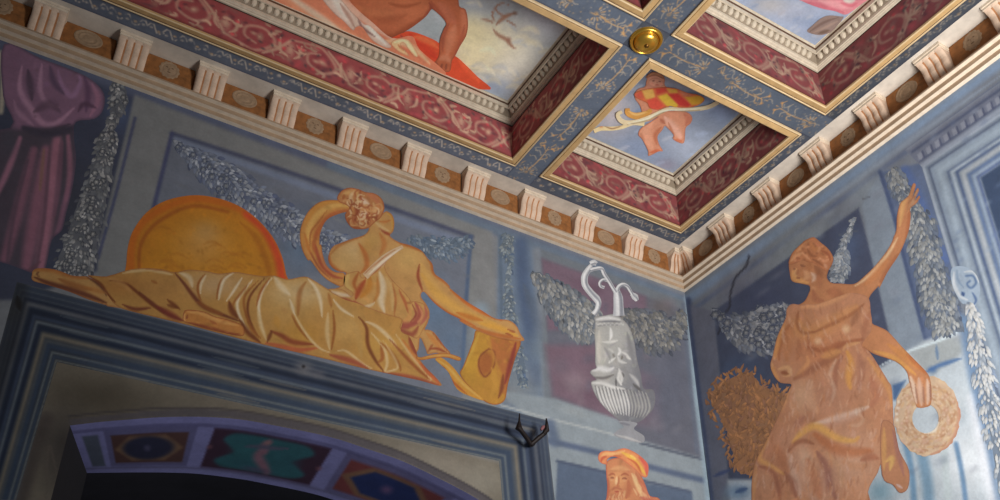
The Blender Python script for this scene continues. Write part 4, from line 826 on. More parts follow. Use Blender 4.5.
# ---- white urn
U1 = (560, 250, 7.143); U2 = (540, 310, 6.25); U3 = (560, 360, 7.143)
urn = rows([(340, 45), (400, 35), (470, 25), (520, 60), (560, 110), (590, 200), (605, 300), (630, 400), (648, 490)], U2)+rows([(660, 210), (680, 260), (670, 340), (620, 400), (570, 440), (500, 455), (440, 440), (390, 405), (330, 350), (280, 295), (245, 235), (222, 170), (230, 150), (260, 140), (235, 115), (215, 90), (230, 70), (260, 55)], U3)+rows([(345, 330), (345, 240), (340, 150), (345, 80)], U2)
WH = (206, 206, 204); us = [G((620, 350), (648, 360), (112, 114, 124), .85), B((612, 340), 16, 40, (186, 186, 182), .6), B((600, 350), 9, 40, (200, 198, 190), .7)]
for k, ln, c, w, a in ((U2, [(350, 60), (420, 50), (500, 60)], (226, 226, 226), 3, .85), (U2, [(360, 100), (430, 90), (500, 95)], (130, 130, 134), 1.4, .7), (U2, [(370, 75), (440, 70), (500, 75)], (120, 122, 130), 1.6, .7), (U2, [(440, 110), (445, 160), (435, 190)], (238, 238, 236), 2.4, .9), (U2, [(390, 200), (440, 200), (490, 190)], (222, 222, 218), 2.2, .85), (U2, [(490, 235), (500, 260), (485, 285)], (232, 232, 230), 2.4, .85), (U2, [(470, 300), (440, 320), (430, 335)], (228, 228, 226), 2.0, .85), (U2, [(505, 262), (535, 275), (560, 300)], (226, 226, 224), 1.8, .8), (U2, [(485, 290), (500, 320), (540, 332)], (220, 220, 218), 2.2, .8), (U2, [(425, 240), (450, 255), (460, 280)], (206, 206, 202), 1.8, .7), (U2, [(515, 285), (510, 310)], (110, 104, 96), 1.6, .7), (U2, [(455, 270), (465, 295)], (118, 114, 108), 1.6, .6), (U2, [(395, 250), (410, 290), (400, 330)], (208, 206, 200), 1.8, .6), (U2, [(540, 290), (570, 310)], (226, 226, 222), 2, .8), (U2, [(400, 230), (430, 280), (440, 320)], (140, 140, 142), 2, .5), (U2, [(370, 130), (365, 240), (370, 330)], (216, 212, 202), 4, .6), (U2, [(545, 140), (570, 250), (590, 350)], (132, 132, 136), 4, .6),
                       (U2, [(320, 380), (370, 365), (430, 375), (460, 360)], (226, 226, 226), 4.4, .9), (U2, [(330, 420), (400, 425), (460, 405)], (116, 112, 112), 2.2, .8), (U2, [(480, 370), (520, 370), (540, 410), (530, 460)], (150, 150, 152), 3, .8), (U2, [(495, 380), (490, 430), (510, 470)], (228, 228, 226), 2.4, .85), (U2, [(510, 390), (525, 420)], (86, 84, 84), 1.8, .8), (U2, [(560, 400), (600, 440), (620, 480)], (196, 196, 196), 3, .7),
                       (U3, [(225, 165), (300, 165), (380, 195), (460, 205)], (222, 222, 220), 3, .85), (U3, [(400, 130), (400, 190)], (90, 88, 90), 1.4, .8), (U3, [(520, 170), (580, 220)], (92, 90, 90), 2.2, .7), (U3, [(420, 60), (440, 130), (430, 180)], (222, 222, 220), 2.6, .8)): us.append(L(rows(ln, k), c, w, a))
for i in range(15):
    x = 250+i*25; us.append(L(rows([(x, 180+i*3), (x+30+i*1, 280+i*4), (x+90-i*7, 380+i*3)], U3), (112, 112, 116), 1.3, .75)); us.append(L(rows([(x+11, 185+i*3), (x+41, 285+i*4), (x+98-i*7, 375+i*3)], U3), (234, 234, 232) if i < 9 else (178, 178, 176), 1.6, .8))
for i in range(14): us.append(B(rows([(350+i*13, 85+(i % 2)*6)], U2)[0], 1.6, 1.4, (230, 230, 228), .8))
urn_o = canvas('painted_urn', urn, L3(-0.00080), (176, 176, 174), us, None, 1.0, gl(615, 370), edge=((120, 118, 122), 1.2, .5), mott=80, tone=.88); tag(urn_o, 'tall white painted urn with curling handles in a purple niche', 'urn')
def urn_piece(name, path, ws, c=(196, 198, 202)):
    p = np.asarray(rows(path, U1)); nn = np.array([-1.0, -.55])
    brush_ribbon(name, p, ws, L3(-.0010), c, [L(p+nn*ws[0]*.28, (232, 234, 236), max(1.3, np.mean(ws)*.62), .85, .2), L(p-nn*np.mean(ws)*.62, (116, 120, 132), max(1., np.mean(ws)*.5), .7, .2)], urn_o, gl(605, 290), .9)
urn_piece('handle', [(225, 110), (195, 150), (175, 195), (180, 250), (220, 305), (262, 350), (275, 385), (262, 430), (240, 460)], [2.2, 3.0, 3.4, 3.3, 3.3, 3.6, 2.8, 2.4, 3.2])
urn_piece('knob', [(215, 98), (240, 90), (262, 100)], [2.2, 3.0, 2.0])
urn_piece('handle', [(200, 150), (245, 135), (295, 132), (315, 170), (345, 215), (375, 265), (400, 305)], [2.0, 1.8, 1.8, 1.9, 1.8, 1.8, 2.2])
urn_piece('curl', [(345, 222), (310, 212), (285, 232), (290, 258), (318, 268)], [1.4, 1.4, 1.4, 1.5, 1.6])
urn_piece('neck', [(405, 290), (415, 340), (418, 400), (420, 470)], [3.0, 4.8, 5.0, 5.8], (188, 190, 196))
urn_piece('spout', [(405, 300), (420, 262), (450, 245), (480, 258), (502, 292), (518, 320)], [2.4, 1.9, 1.7, 1.6, 1.6, 1.4])
urn_piece('spout_tip', [(510, 312), (535, 335), (552, 362)], [1.8, 3.4, 1.8])
canvas('foot', [(619, 421), (637, 423), (634, 429), (644, 436), (641, 443), (615, 436), (618, 430), (624, 427)], L3(-0.00085), (150, 152, 158), [L([(616, 435), (628, 438), (640, 442)], (186, 186, 186), 1.8, .8), L([(620, 423), (630, 425)], (120, 122, 132), 2, .8)], urn_o, 1.0, gl(630, 430))

# ---- bearded head
H = (580, 430, 7.143)
hd = rows([(190, 230), (250, 200), (330, 200), (400, 260), (440, 330), (470, 400), (500, 470), (570, 495), (580, 620), (180, 620), (190, 480), (195, 400), (188, 320)], H)
fs3 = [B(rows([(270, 350)], H)[0], 12, 16, (226, 166, 112), .8)]
for k in range(60):
    x, y = RNG.uniform(200, 330), RNG.uniform(425, 560); fs3.append(L(rows([(x, y), (x+RNG.uniform(-14, 10), y+22), (x+RNG.uniform(-20, 14), y+46)], H), [(236, 192, 146), (206, 132, 92), (186, 108, 78), (226, 170, 120)][k % 4], 1.3, .6))
for k in range(40):
    x, y = RNG.uniform(380, 470), RNG.uniform(300, 470); fs3.append(L(rows([(x, y), (x+16, y+26), (x+30, y+56)], H), [(238, 200, 150), (200, 120, 90), (222, 162, 110)][k % 3], 1.3, .55))
for ln, c, w, a in (([(205, 325), (230, 312), (252, 322)], (166, 92, 66), 1.5, .75), ([(290, 325), (320, 312), (352, 326)], (166, 92, 66), 1.5, .75), ([(215, 345), (232, 341), (248, 347)], (126, 66, 52), 1.1, .75), ([(300, 348), (318, 343), (336, 350)], (126, 66, 52), 1.1, .75), ([(215, 358), (235, 362)], (222, 168, 122), 1.4, .6), ([(305, 362), (330, 364)], (222, 168, 122), 1.4, .6), ([(278, 330), (275, 370), (268, 398), (286, 402)], (182, 104, 70), 1.6, .7), ([(262, 335), (258, 390)], (240, 200, 150), 2.2, .8), ([(225, 430), (258, 412), (300, 428)], (176, 100, 74), 2.0, .6), ([(248, 440), (280, 440)], (176, 80, 66), 1.2, .8), ([(345, 360), (350, 430), (330, 490)], (188, 108, 76), 4, .6), ([(370, 310), (410, 400), (450, 490)], (238, 200, 146), 3, .7), ([(400, 300), (440, 380), (490, 480)], (196, 110, 84), 2.4, .6), ([(200, 340), (204, 420), (198, 500)], (190, 104, 76), 2, .7), ([(430, 480), (490, 505), (560, 510)], (198, 108, 90), 5, .7), ([(220, 280), (290, 270), (350, 285)], (230, 176, 124), 4, .5)): fs3.append(L(rows(ln, H), c, w, a))
head = canvas('painted_man', hd, L3(-0.00080), (208, 138, 96), fs3, None, .9, gl(625, 480), edge=((186, 92, 74), 1.3, .7), mott=50, tone=.95); tag(head, 'painted bearded man in a pink and yellow turban at the bottom beside the room corner', 'painted figure')
tb = rows([(130, 205), (140, 165), (180, 148), (240, 150), (310, 130), (370, 148), (430, 185), (480, 235), (490, 280), (478, 335), (440, 330), (400, 290), (340, 240), (280, 200), (230, 190), (195, 210), (190, 245), (150, 235)], H)
canvas('turban', tb, L3(-0.00100), (226, 146, 96), [L(rows([(150, 200), (180, 170), (250, 170), (320, 150)], H), (240, 180, 120), 3, .85), L(rows([(300, 160), (370, 200), (430, 270), (470, 320)], H), (236, 186, 84), 4, .85), L(rows([(340, 200), (400, 240), (440, 310)], H), (206, 104, 70), 2, .8), L(rows([(420, 190), (470, 250), (475, 320)], H), (214, 96, 84), 3, .85), L(rows([(150, 230), (160, 200), (190, 190)], H), (196, 90, 66), 2, .8), L(rows([(240, 180), (300, 190)], H), (206, 116, 70), 1.6, .8), L(rows([(360, 180), (400, 210)], H), (246, 206, 110), 2, .8)], head, .9, gl(622, 460), edge=((200, 98, 80), 1.2, .6))

# ---- iron hook
hk = empty('iron_hook', on_left(531, 445)); tag(hk, 'forked black iron hook fixed to the left wall near the room corner', 'hook')
def hp(x, y, d): return on_left(x, y, -d)
bm = bmesh.new(); add_tube(bm, [hp(533, 443, -.01), hp(531.5, 444.5, .03), hp(531, 444.5, .06)], [.016, .014, .012]); link_mesh('stem', bm, IRON, hk)
for pts in ([(531, 444.5, .06), (526, 437, .08), (521, 430.5, .10)], [(531, 444.5, .06), (538, 438.5, .08), (545.5, 432.5, .10)]):
    bm = bmesh.new(); add_tube(bm, [hp(*p) for p in pts], [.012, .013, .012]); link_mesh('arm', bm, IRON, hk)
for pts, r in (([(522.5, 432, .10), (518.5, 428, .10), (519.3, 421, .11), (519.6, 413.5, .11)], [.010, .020, .006, .003]), ([(543.5, 434, .10), (546.5, 430, .10), (546.8, 424, .11), (546.3, 418.5, .11)], [.010, .017, .009, .004])):
    bm = bmesh.new(); add_tube(bm, [hp(*p) for p in pts], r); link_mesh('prong', bm, IRON, hk)
bm = bmesh.new(); add_tube(bm, [hp(541, 430, .10), hp(543, 427, .10), hp(545, 426, .10)], [.006, .010, .005]); link_mesh('rag', bm, plain('faded_rag', (128, 84, 88), .9), hk)
# ================================================================== right wall
rw = [(683, 288), (1060, 8), (1060, 600), (723, 600), (710.8, 500)]
GB = (106, 113, 124); SL = (64, 72, 94); ws = []
ws += [L([(684, 302), (770, 238), (880, 154), (1000, 64), (1060, 20)], (112, 132, 158), 7, .95, 0), L([(690, 312), (790, 238), (900, 156), (1000, 84)], (84, 96, 122), 4, .7, .1), L([(800, 222), (900, 148), (1000, 76)], (132, 148, 168), 4, .5)]
ws += [B((800, 245), 60, 40, (122, 132, 138), .7, -35), B((740, 290), 40, 30, (104, 108, 122), .7, -35), B((870, 190), 40, 26, (126, 138, 148), .7, -35)]
ws += [F([(713.6, 311), (858.5, 207.8), (870, 250), (889, 332), (896, 372), (890, 480), (728, 480), (719, 368)], SL, 1, 1.3), B((760, 300), 50, 30, (58, 66, 92), .7), B((740, 385), 34, 40, (70, 92, 124), .8), B((850, 245), 20, 30, (74, 92, 124), .6)]
ws += [L([(688.5, 300), (698, 380), (708, 455), (713, 505)], (62, 72, 100), 4.5, .9, 0), F([(690, 305), (713, 311), (719, 368), (728, 478), (716, 520), (709, 460)], (96, 100, 116), .9, 2)]
# pale upright strip and the ornament bay
ws += [F([(862, 205), (880, 172), (894, 216), (902, 250), (926, 340), (896, 366), (889, 332), (870, 250)], (120, 132, 146), .95, 2), F([(880, 172), (921, 163), (951, 262), (965, 330), (946, 340), (926, 340), (902, 250)], (82, 96, 124), 1, 2), L([(880, 172), (894, 216), (902, 250), (925, 338)], (62, 76, 108), 3, .85, 0), L([(905, 170), (915, 190), (945, 260)], (74, 96, 146), 8, .6, .1)]
# stone blocks under it
ws += [F([(872, 372), (925, 341), (966, 322), (985, 420), (1000, 600), (740, 600), (728, 480), (860, 480), (890, 440)], (166, 176, 184), 1, 3), B((970, 460), 50, 50, (206, 212, 218), .9), B((955, 400), 24, 26, (176, 184, 190), .7), F([(909, 352), (941, 340), (962, 335), (962, 352), (935, 374), (925, 372)], (138, 144, 146), .8, 3), L([(880, 366), (909, 351), (941, 340), (968, 326)], (186, 200, 206), 1.8, .8), L([(936, 345), (938, 360)], (88, 112, 142), 2.4, .8), L([(926, 372), (938, 366), (962, 358)], (76, 106, 148), 3.6, .85), B((932, 370), 8, 6, (66, 98, 144), .9), F([(892, 385), (906, 380), (900, 392), (896, 400), (893, 400)], (64, 92, 132), .95, 2)]
ws += [L([(905, 442), (912, 475), (916, 540)], (100, 132, 160), 5, .85, 0), L([(922, 455), (928, 490), (930, 540)], (104, 134, 158), 9, .8, 0), L([(956, 444), (963, 480), (970, 540)], (98, 128, 160), 4, .85, 0), L([(944, 450), (950, 520)], (172, 184, 188), 6, .7, 0), L([(975, 400), (985, 450), (1000, 520)], (206, 210, 218), 12, .7, 0), B((738, 492), 22, 14, (92, 120, 150), .8), L([(714, 476), (730, 470)], (60, 72, 108), 3, .9), L([(736, 492), (748, 488)], (56, 80, 118), 4, .8), B((880, 492), 22, 22, (110, 140, 156), .9)]
ws += [L([(963, 320), (975, 380), (990, 440), (1002, 500)], (98, 122, 152), 9, .85, 0), F([(972, 300), (1000, 300), (1060, 600), (1010, 600), (988, 400)], (150, 166, 184), .8, 6)]
for q in range(60): ws.append(L([(700+RNG.rand()*300, 180+RNG.rand()*320)]*1+[(0, 0)]*0+[], GB, 1, 0) if False else B((700+RNG.rand()*300, 150+RNG.rand()*350), 8+10*RNG.rand(), 4+4*RNG.rand(), [(136, 148, 160), (96, 108, 130), (120, 124, 138)][q % 3], .3, -35))
ws += [L([(749, 255.6), (746, 266), (736, 277), (732, 288), (730, 297), (729.8, 306), (726, 312)], (40, 42, 54), 1.6, .95, .1), L([(722, 322), (720, 329), (717.5, 335)], (40, 42, 54), 1.5, .9), L([(836, 236), (850, 232), (862, 230)], (84, 90, 100), 1.4, .6), L([(862, 199), (870, 197)], (80, 86, 96), 1.4, .6)]
wall_right = canvas('wall_right', rw, R3(0), GB, ws, None, 1.8, gr(850, 330), curved=False)
tag(wall_right, 'frescoed right wall of blue and grey painted architecture', 'wall', kind='structure')
# painted doorway at the far right
dfp = [(905, 150), (1060, 40), (1060, 560), (1036, 560), (1000, 500), (975, 330), (951, 265), (922, 167)]
ds = []
def ang(c, k=1.0): # moulding line turning at c: up-right along the lintel, down along the jamb
    return [(c[0]+90, c[1]-60), c, (c[0]+26, c[1]+85), (c[0]+60, c[1]+196), (c[0]+120, c[1]+390)]
ds += [F([(981, 177.6), (1060, 125), (1060, 430), (1006, 260)], (56, 74, 104), 1, 1.2)]
for c, col, w in (((923, 166), (168, 180, 196), 3), ((929, 168), (84, 96, 122), 2), ((932, 169), (136, 152, 172), 3), ((939, 170), (160, 176, 192), 8), ((948, 172), (96, 112, 140), 2.2), ((952, 172), (170, 184, 198), 3), ((957, 172), (78, 96, 132), 2.6), ((963, 173), (176, 184, 192), 5), ((969, 175), (100, 122, 160), 3.4), ((974, 176), (150, 168, 192), 3), ((978, 177), (94, 112, 152), 2.4)): ds.append(L(ang(c), col, w, .9, 0, 1.2, raw=True))
ds += [F([(905, 150), (1060, 40), (1060, 62), (919, 166)], (116, 124, 144), 1, 1.5), L([(908, 148), (1060, 40)], (134, 142, 158), 3, .8, 0), L([(912, 152), (1060, 47)], (82, 92, 120), 2, .8, 0), L([(921, 166), (1000, 110), (1060, 68)], (154, 164, 182), 3, .85, 0), L([(920, 161), (1000, 104), (1060, 62)], (84, 94, 122), 1.6, .8, 0)]
for i in range(14):
    x = 917+i*8.6; y = 154.5-i*6.15; ds += [F([(x, y), (x+4.6, y-3.4), (x+6.6, y+3.2), (x+2.2, y+6.4)], (146, 152, 168), .95, .8), L([(x+5.4, y-3), (x+7.2, y+3)], (76, 84, 112), 1.6, .8, 0)]
for q in range(30): ds.append(B((930+RNG.rand()*70, 110+RNG.rand()*170), 8, 4, [(150, 166, 188), (104, 122, 156)][q % 2], .35, -40))
canvas('painted_doorway', dfp, R3(-0.00010), (122, 136, 154), ds, wall_right, 1.4, gr(960, 220), curved=False)
garland('painted_garland', 'painted grey leaf garland sagging against slate blue left of the standing woman', [(714, 312), (722, 319), (732, 325), (745, 331), (758, 333), (772, 329), (784, 318), (790, 308)], [2, 5, 12, 19, 24, 26, 20, 8], R3(-0.00020), gr(755, 330), (86, 92, 103), (112, 115, 120), (60, 67, 86), 220, 9, 11, ragged=4.5, hang=.5)
garland('painted_garland', 'pale painted plume and leaves rising behind the standing woman\'s head', [(854, 219), (850, 230), (844, 244), (842, 258), (840, 270), (838, 281)], [.8, 2.2, 2.6, 7, 9, 6], R3(-0.00020), gr(842, 255), (110, 119, 131), (140, 145, 150), (84, 95, 114), 90, 8, 12, False, ragged=2.2)
garland('painted_garland', 'painted brown-grey leaf drop hanging right of the raised arm', [(893, 172), (901, 190), (910, 206), (921, 226), (924, 246), (928, 262), (934, 282), (938, 300), (944, 318), (948, 334)], [8, 10, 9, 16, 18, 16, 17, 19, 19, 14], R3(-0.00020), gr(922, 260), (108, 118, 132), (146, 150, 152), (86, 98, 120), 260, 9, 13, False, ragged=2.5, hang=.8)
# white scroll bracket with its strand
scr = empty('painted_scroll_bracket', R3(-0.00050)(np.array([[960., 300.]]))[0]); tag(scr, 'white painted scroll bracket with a leafy strand at the right edge', 'scroll bracket')
sb = [(951, 270), (958, 266), (968, 268), (977, 276), (980, 290), (977, 303), (972, 308), (968, 302), (963, 304), (957, 296), (952, 284)]
canvas('scroll', sb, R3(-0.00050), (168, 186, 206), [L([(954, 272), (954, 284), (960, 296), (968, 300)], (214, 222, 230), 3, .85), L([(966, 276), (973, 276), (976, 283), (971, 288), (967, 284), (970, 281)], (104, 130, 168), 1.8, .85, .1), L([(964, 272), (974, 272), (979, 283)], (216, 224, 230), 2, .8), L([(962, 292), (964, 296)], (66, 92, 140), 3, .9), L([(972, 292), (976, 300), (973, 306)], (90, 116, 160), 2, .8), L([(957, 270), (958, 280), (964, 288)], (132, 154, 182), 2, .6)], scr, 1.0, gr(965, 285))
r = np.random.RandomState(21); lv = []
pth, wds = [(970, 306), (974, 320), (977, 340), (981, 362), (985, 385), (990, 410), (996, 435), (1003, 460), (1012, 490)], [4, 7, 9, 11, 12, 12, 12, 12, 12]
P_, w_, T_, N_ = ribbon(pth, wds)
for k in range(420):
    i = r.randint(len(P_)); sgn = r.uniform(-1, 1); c = P_[i]+N_[i]*w_[i]*sgn; d = (T_[i]*r.uniform(.6, 1)+N_[i]*sgn*.5)*r.uniform(6, 11)
    lv.append((c[0], c[1], d[0], d[1], 1.5, [(150, 168, 194), (176, 188, 202), (200, 208, 216), (214, 218, 222), (222, 224, 224)][min(4, k//84)]))
leaf_mesh('leafy_strand', lv, R3(-0.00050), gr(985, 390), scr)
# brown foliage behind her
r = np.random.RandomState(5); fl = []
fo_ = np.array([(712, 400), (716, 388), (724, 382), (736, 376), (750, 374), (762, 386), (776, 392), (800, 400), (792, 440), (770, 466), (742, 474), (732, 452), (726, 430), (718, 414)], float)
o = canvas('painted_foliage', fo_, R3(-0.00020), (128, 92, 64), [B((720+r.rand()*70, 380+r.rand()*90), 12, 9, [(112, 82, 62), (142, 98, 64), (120, 92, 72)][k % 3], .6) for k in range(50)], None, 1.6, gr(745, 420), wobble=1.2)
lv = []
while len(lv) < 620:
    c = np.array([704+r.rand()*92, 362+r.rand()*112]); dd = seg_dist(c[None], np.vstack([fo_, fo_[:1]]))[0][0]; ins = in_poly(c[None], fo_)[0]
    if not ins and dd > 7: continue
    th = r.uniform(-2.7, -.4); q = r.uniform(5, 12)
    lv.append((c[0], c[1], q*math.cos(th), q*math.sin(th), 1.3, np.array([(134, 95, 63), (118, 84, 60), (128, 92, 65), (122, 88, 68), (144, 102, 68)][len(lv) % 5])*r.uniform(.92, 1.06)))
leaf_mesh('leaves', lv, R3(-.0003), gr(745, 420), o, .0004)
tag(o, 'mass of painted rust brown foliage behind the standing woman\'s skirt', 'foliage')

# ---- standing woman
N1 = (780, 230, 8.333); N2 = (820, 170, 7.143); N3 = (760, 280, 6.25); N4 = (740, 350, 6.25); N5 = (740, 420, 6.25); N6 = (860, 340, 7.143)
wb = [(805, 245)]+rows([(110, 180), (75, 270), (80, 350), (100, 425), (170, 445), (240, 462), (250, 490)], N1)+rows([(310, 70), (280, 130), (230, 160), (170, 190), (160, 240), (110, 350), (80, 470)], N3)+rows([(190, 100), (215, 165), (255, 205), (320, 215), (300, 265), (260, 370)], N4)+rows([(175, 110), (100, 255), (75, 370), (72, 500), (70, 640), (800, 640), (800, 450), (860, 330), (885, 260)], N5)+[(893, 440), (893.6, 428), (892, 390), (888, 381), (880.8, 369), (870, 352.5), (864, 347.5)]+rows([(100, 100), (250, 152), (330, 222), (352, 300), (372, 380), (400, 470), (430, 485), (470, 480), (505, 460), (512, 380), (505, 300), (480, 235), (400, 150), (300, 48)], N6)+rows([(800, 322), (740, 290), (700, 268), (692, 200), (682, 112), (740, 40)], N3)+rows([(830, 480), (900, 345), (1000, 190)], N1)+rows([(632, 440), (648, 330), (645, 275), (688, 238), (714, 196), (706, 184), (680, 216), (682, 200), (706, 148), (700, 130), (690, 138), (664, 192), (664, 180), (684, 112), (674, 94), (660, 108), (634, 180), (600, 212), (572, 240), (550, 330), (545, 430), (520, 490)], N2)+rows([(950, 60), (900, 160), (800, 290), (700, 388), (620, 448), (510, 446), (430, 440), (392, 395), (410, 320), (440, 240), (400, 160), (330, 100), (270, 62), (190, 100)], N1)
SKN = (190, 130, 90); ROB = (186, 132, 100); WHL = (220, 178, 136); WD = (138, 84, 62)
sw = []
for k, ln, c, w, a in ((N2, [(640, 120), (610, 200), (590, 260), (570, 400)], (214, 164, 108), 4, .8), (N2, [(670, 110), (640, 220), (620, 300)], (172, 124, 86), 2, .7), (N2, [(695, 150), (665, 230), (640, 270)], (176, 140, 112), 3, .7), (N2, [(600, 210), (650, 150)], (150, 104, 76), 1.2, .7), (N2, [(630, 240), (680, 180)], (150, 104, 76), 1.2, .7), (N2, [(635, 300), (630, 400), (610, 490)], (170, 104, 70), 3, .7),
                       (N1, [(980, 60), (920, 170), (820, 300), (720, 400), (620, 470)], (226, 188, 146), 3, .8), (N1, [(980, 200), (900, 330), (830, 440)], (170, 106, 72), 4, .7), (N1, [(900, 240), (800, 370), (700, 460)], (196, 130, 84), 6, .7)): sw.append(L(rows(ln, k), c, w, a))
for k, ln, c, w, a in ((N1, [(110, 340), (120, 400), (180, 430), (240, 440)], (216, 160, 100), 5, .8), (N1, [(165, 285), (190, 300), (215, 300)], (136, 86, 62), 1.6, .7), (N1, [(110, 318), (128, 330)], (140, 90, 66), 1.4, .7), (N1, [(140, 320), (118, 365), (140, 378)], (214, 162, 112), 1.8, .8), (N1, [(150, 330), (150, 370)], (166, 108, 76), 1.6, .6), (N1, [(136, 396), (168, 404)], (140, 80, 62), 1.5, .7), (N1, [(200, 340), (230, 380), (200, 410)], (212, 160, 118), 5, .7), (N1, [(260, 360), (290, 390), (270, 430)], (214, 176, 150), 4, .85), (N1, [(290, 300), (330, 360), (320, 430)], (150, 96, 66), 6, .7), (N1, [(250, 270), (240, 340)], (176, 116, 76), 6, .6), (N1, [(320, 380), (330, 490)], (184, 122, 86), 5, .7), (N1, [(280, 470), (270, 500)], (208, 150, 108), 4, .6),
                       (N3, [(330, 60), (350, 120), (400, 130)], (166, 106, 76), 5, .7), (N3, [(420, 70), (520, 90)], (170, 108, 76), 8, .6), (N3, [(840, 330), (900, 420), (960, 490)], (214, 156, 92), 5, .6)): sw.append(L(rows(ln, k), c, w, a))
for ln, c, w, a in (([(100, 80), (230, 120), (340, 200), (400, 250)], (212, 154, 86), 4, .8), ([(200, 30), (320, 120), (440, 220)], (202, 138, 80), 6, .7), ([(330, 100), (420, 190), (480, 250)], (184, 110, 66), 3, .7), ([(360, 260), (380, 340), (400, 460)], (218, 190, 168), 5, .85), ([(420, 270), (430, 370), (440, 470)], (206, 170, 148), 5, .8), ([(480, 280), (490, 380), (480, 460)], (214, 184, 164), 4, .8), ([(395, 320), (415, 460)], (156, 112, 92), 1.6, .8), ([(450, 320), (460, 470)], (156, 112, 92), 1.6, .8), ([(500, 300), (505, 440)], (150, 108, 92), 1.6, .8), ([(350, 270), (370, 380)], (160, 116, 96), 1.6, .7)): sw.append(L(rows(ln, N6), c, w, a))
stand = canvas('painted_woman', wb, R3(-0.00080), SKN, sw, None, 1.3, gr(835, 350), edge=((150, 96, 66), 1.4, .5), tone=.80, mott=140); tag(stand, 'painted standing woman in rust robes raising one arm and holding a wreath', 'painted figure')
rb = rows([(250, 155), (200, 150), (168, 180), (160, 240), (110, 350), (80, 470)], N3)+rows([(190, 100), (215, 165), (255, 205), (320, 215), (300, 265), (260, 370)], N4)+rows([(175, 110), (100, 255), (75, 370), (72, 500), (70, 640), (800, 640), (800, 450), (860, 330), (885, 260)], N5)+[(893, 440), (893.6, 428), (892, 390), (888, 381), (880.8, 369), (870, 352.5), (862, 345)]+rows([(690, 330), (700, 265), (692, 200), (682, 120), (640, 90), (560, 80), (470, 110), (360, 150), (300, 150)], N3)
rr = [B((800, 330), 30, 26, (186, 130, 88), .8), B((820, 350), 40, 30, (190, 124, 84), .7), B((842, 300+32), 20, 16, (196, 136, 98), .7), B((830, 400), 34, 34, (184, 134, 108), .8), B((770, 470), 30, 40, (176, 120, 92), .7), B((852, 458), 44, 54, (204, 160, 134), .9), B((790, 440), 22, 20, (190, 142, 118), .6), B((822, 484), 30, 34, (178, 136, 116), .8), B((806, 462), 14, 30, (206, 172, 148), .8, -15), B((800, 396), 16, 30, (200, 162, 132), .7), B((846, 420), 26, 18, (188, 140, 112), .7), B((766, 480), 18, 30, (186, 140, 110), .7), B((860, 385), 18, 30, (186, 136, 108), .6)]
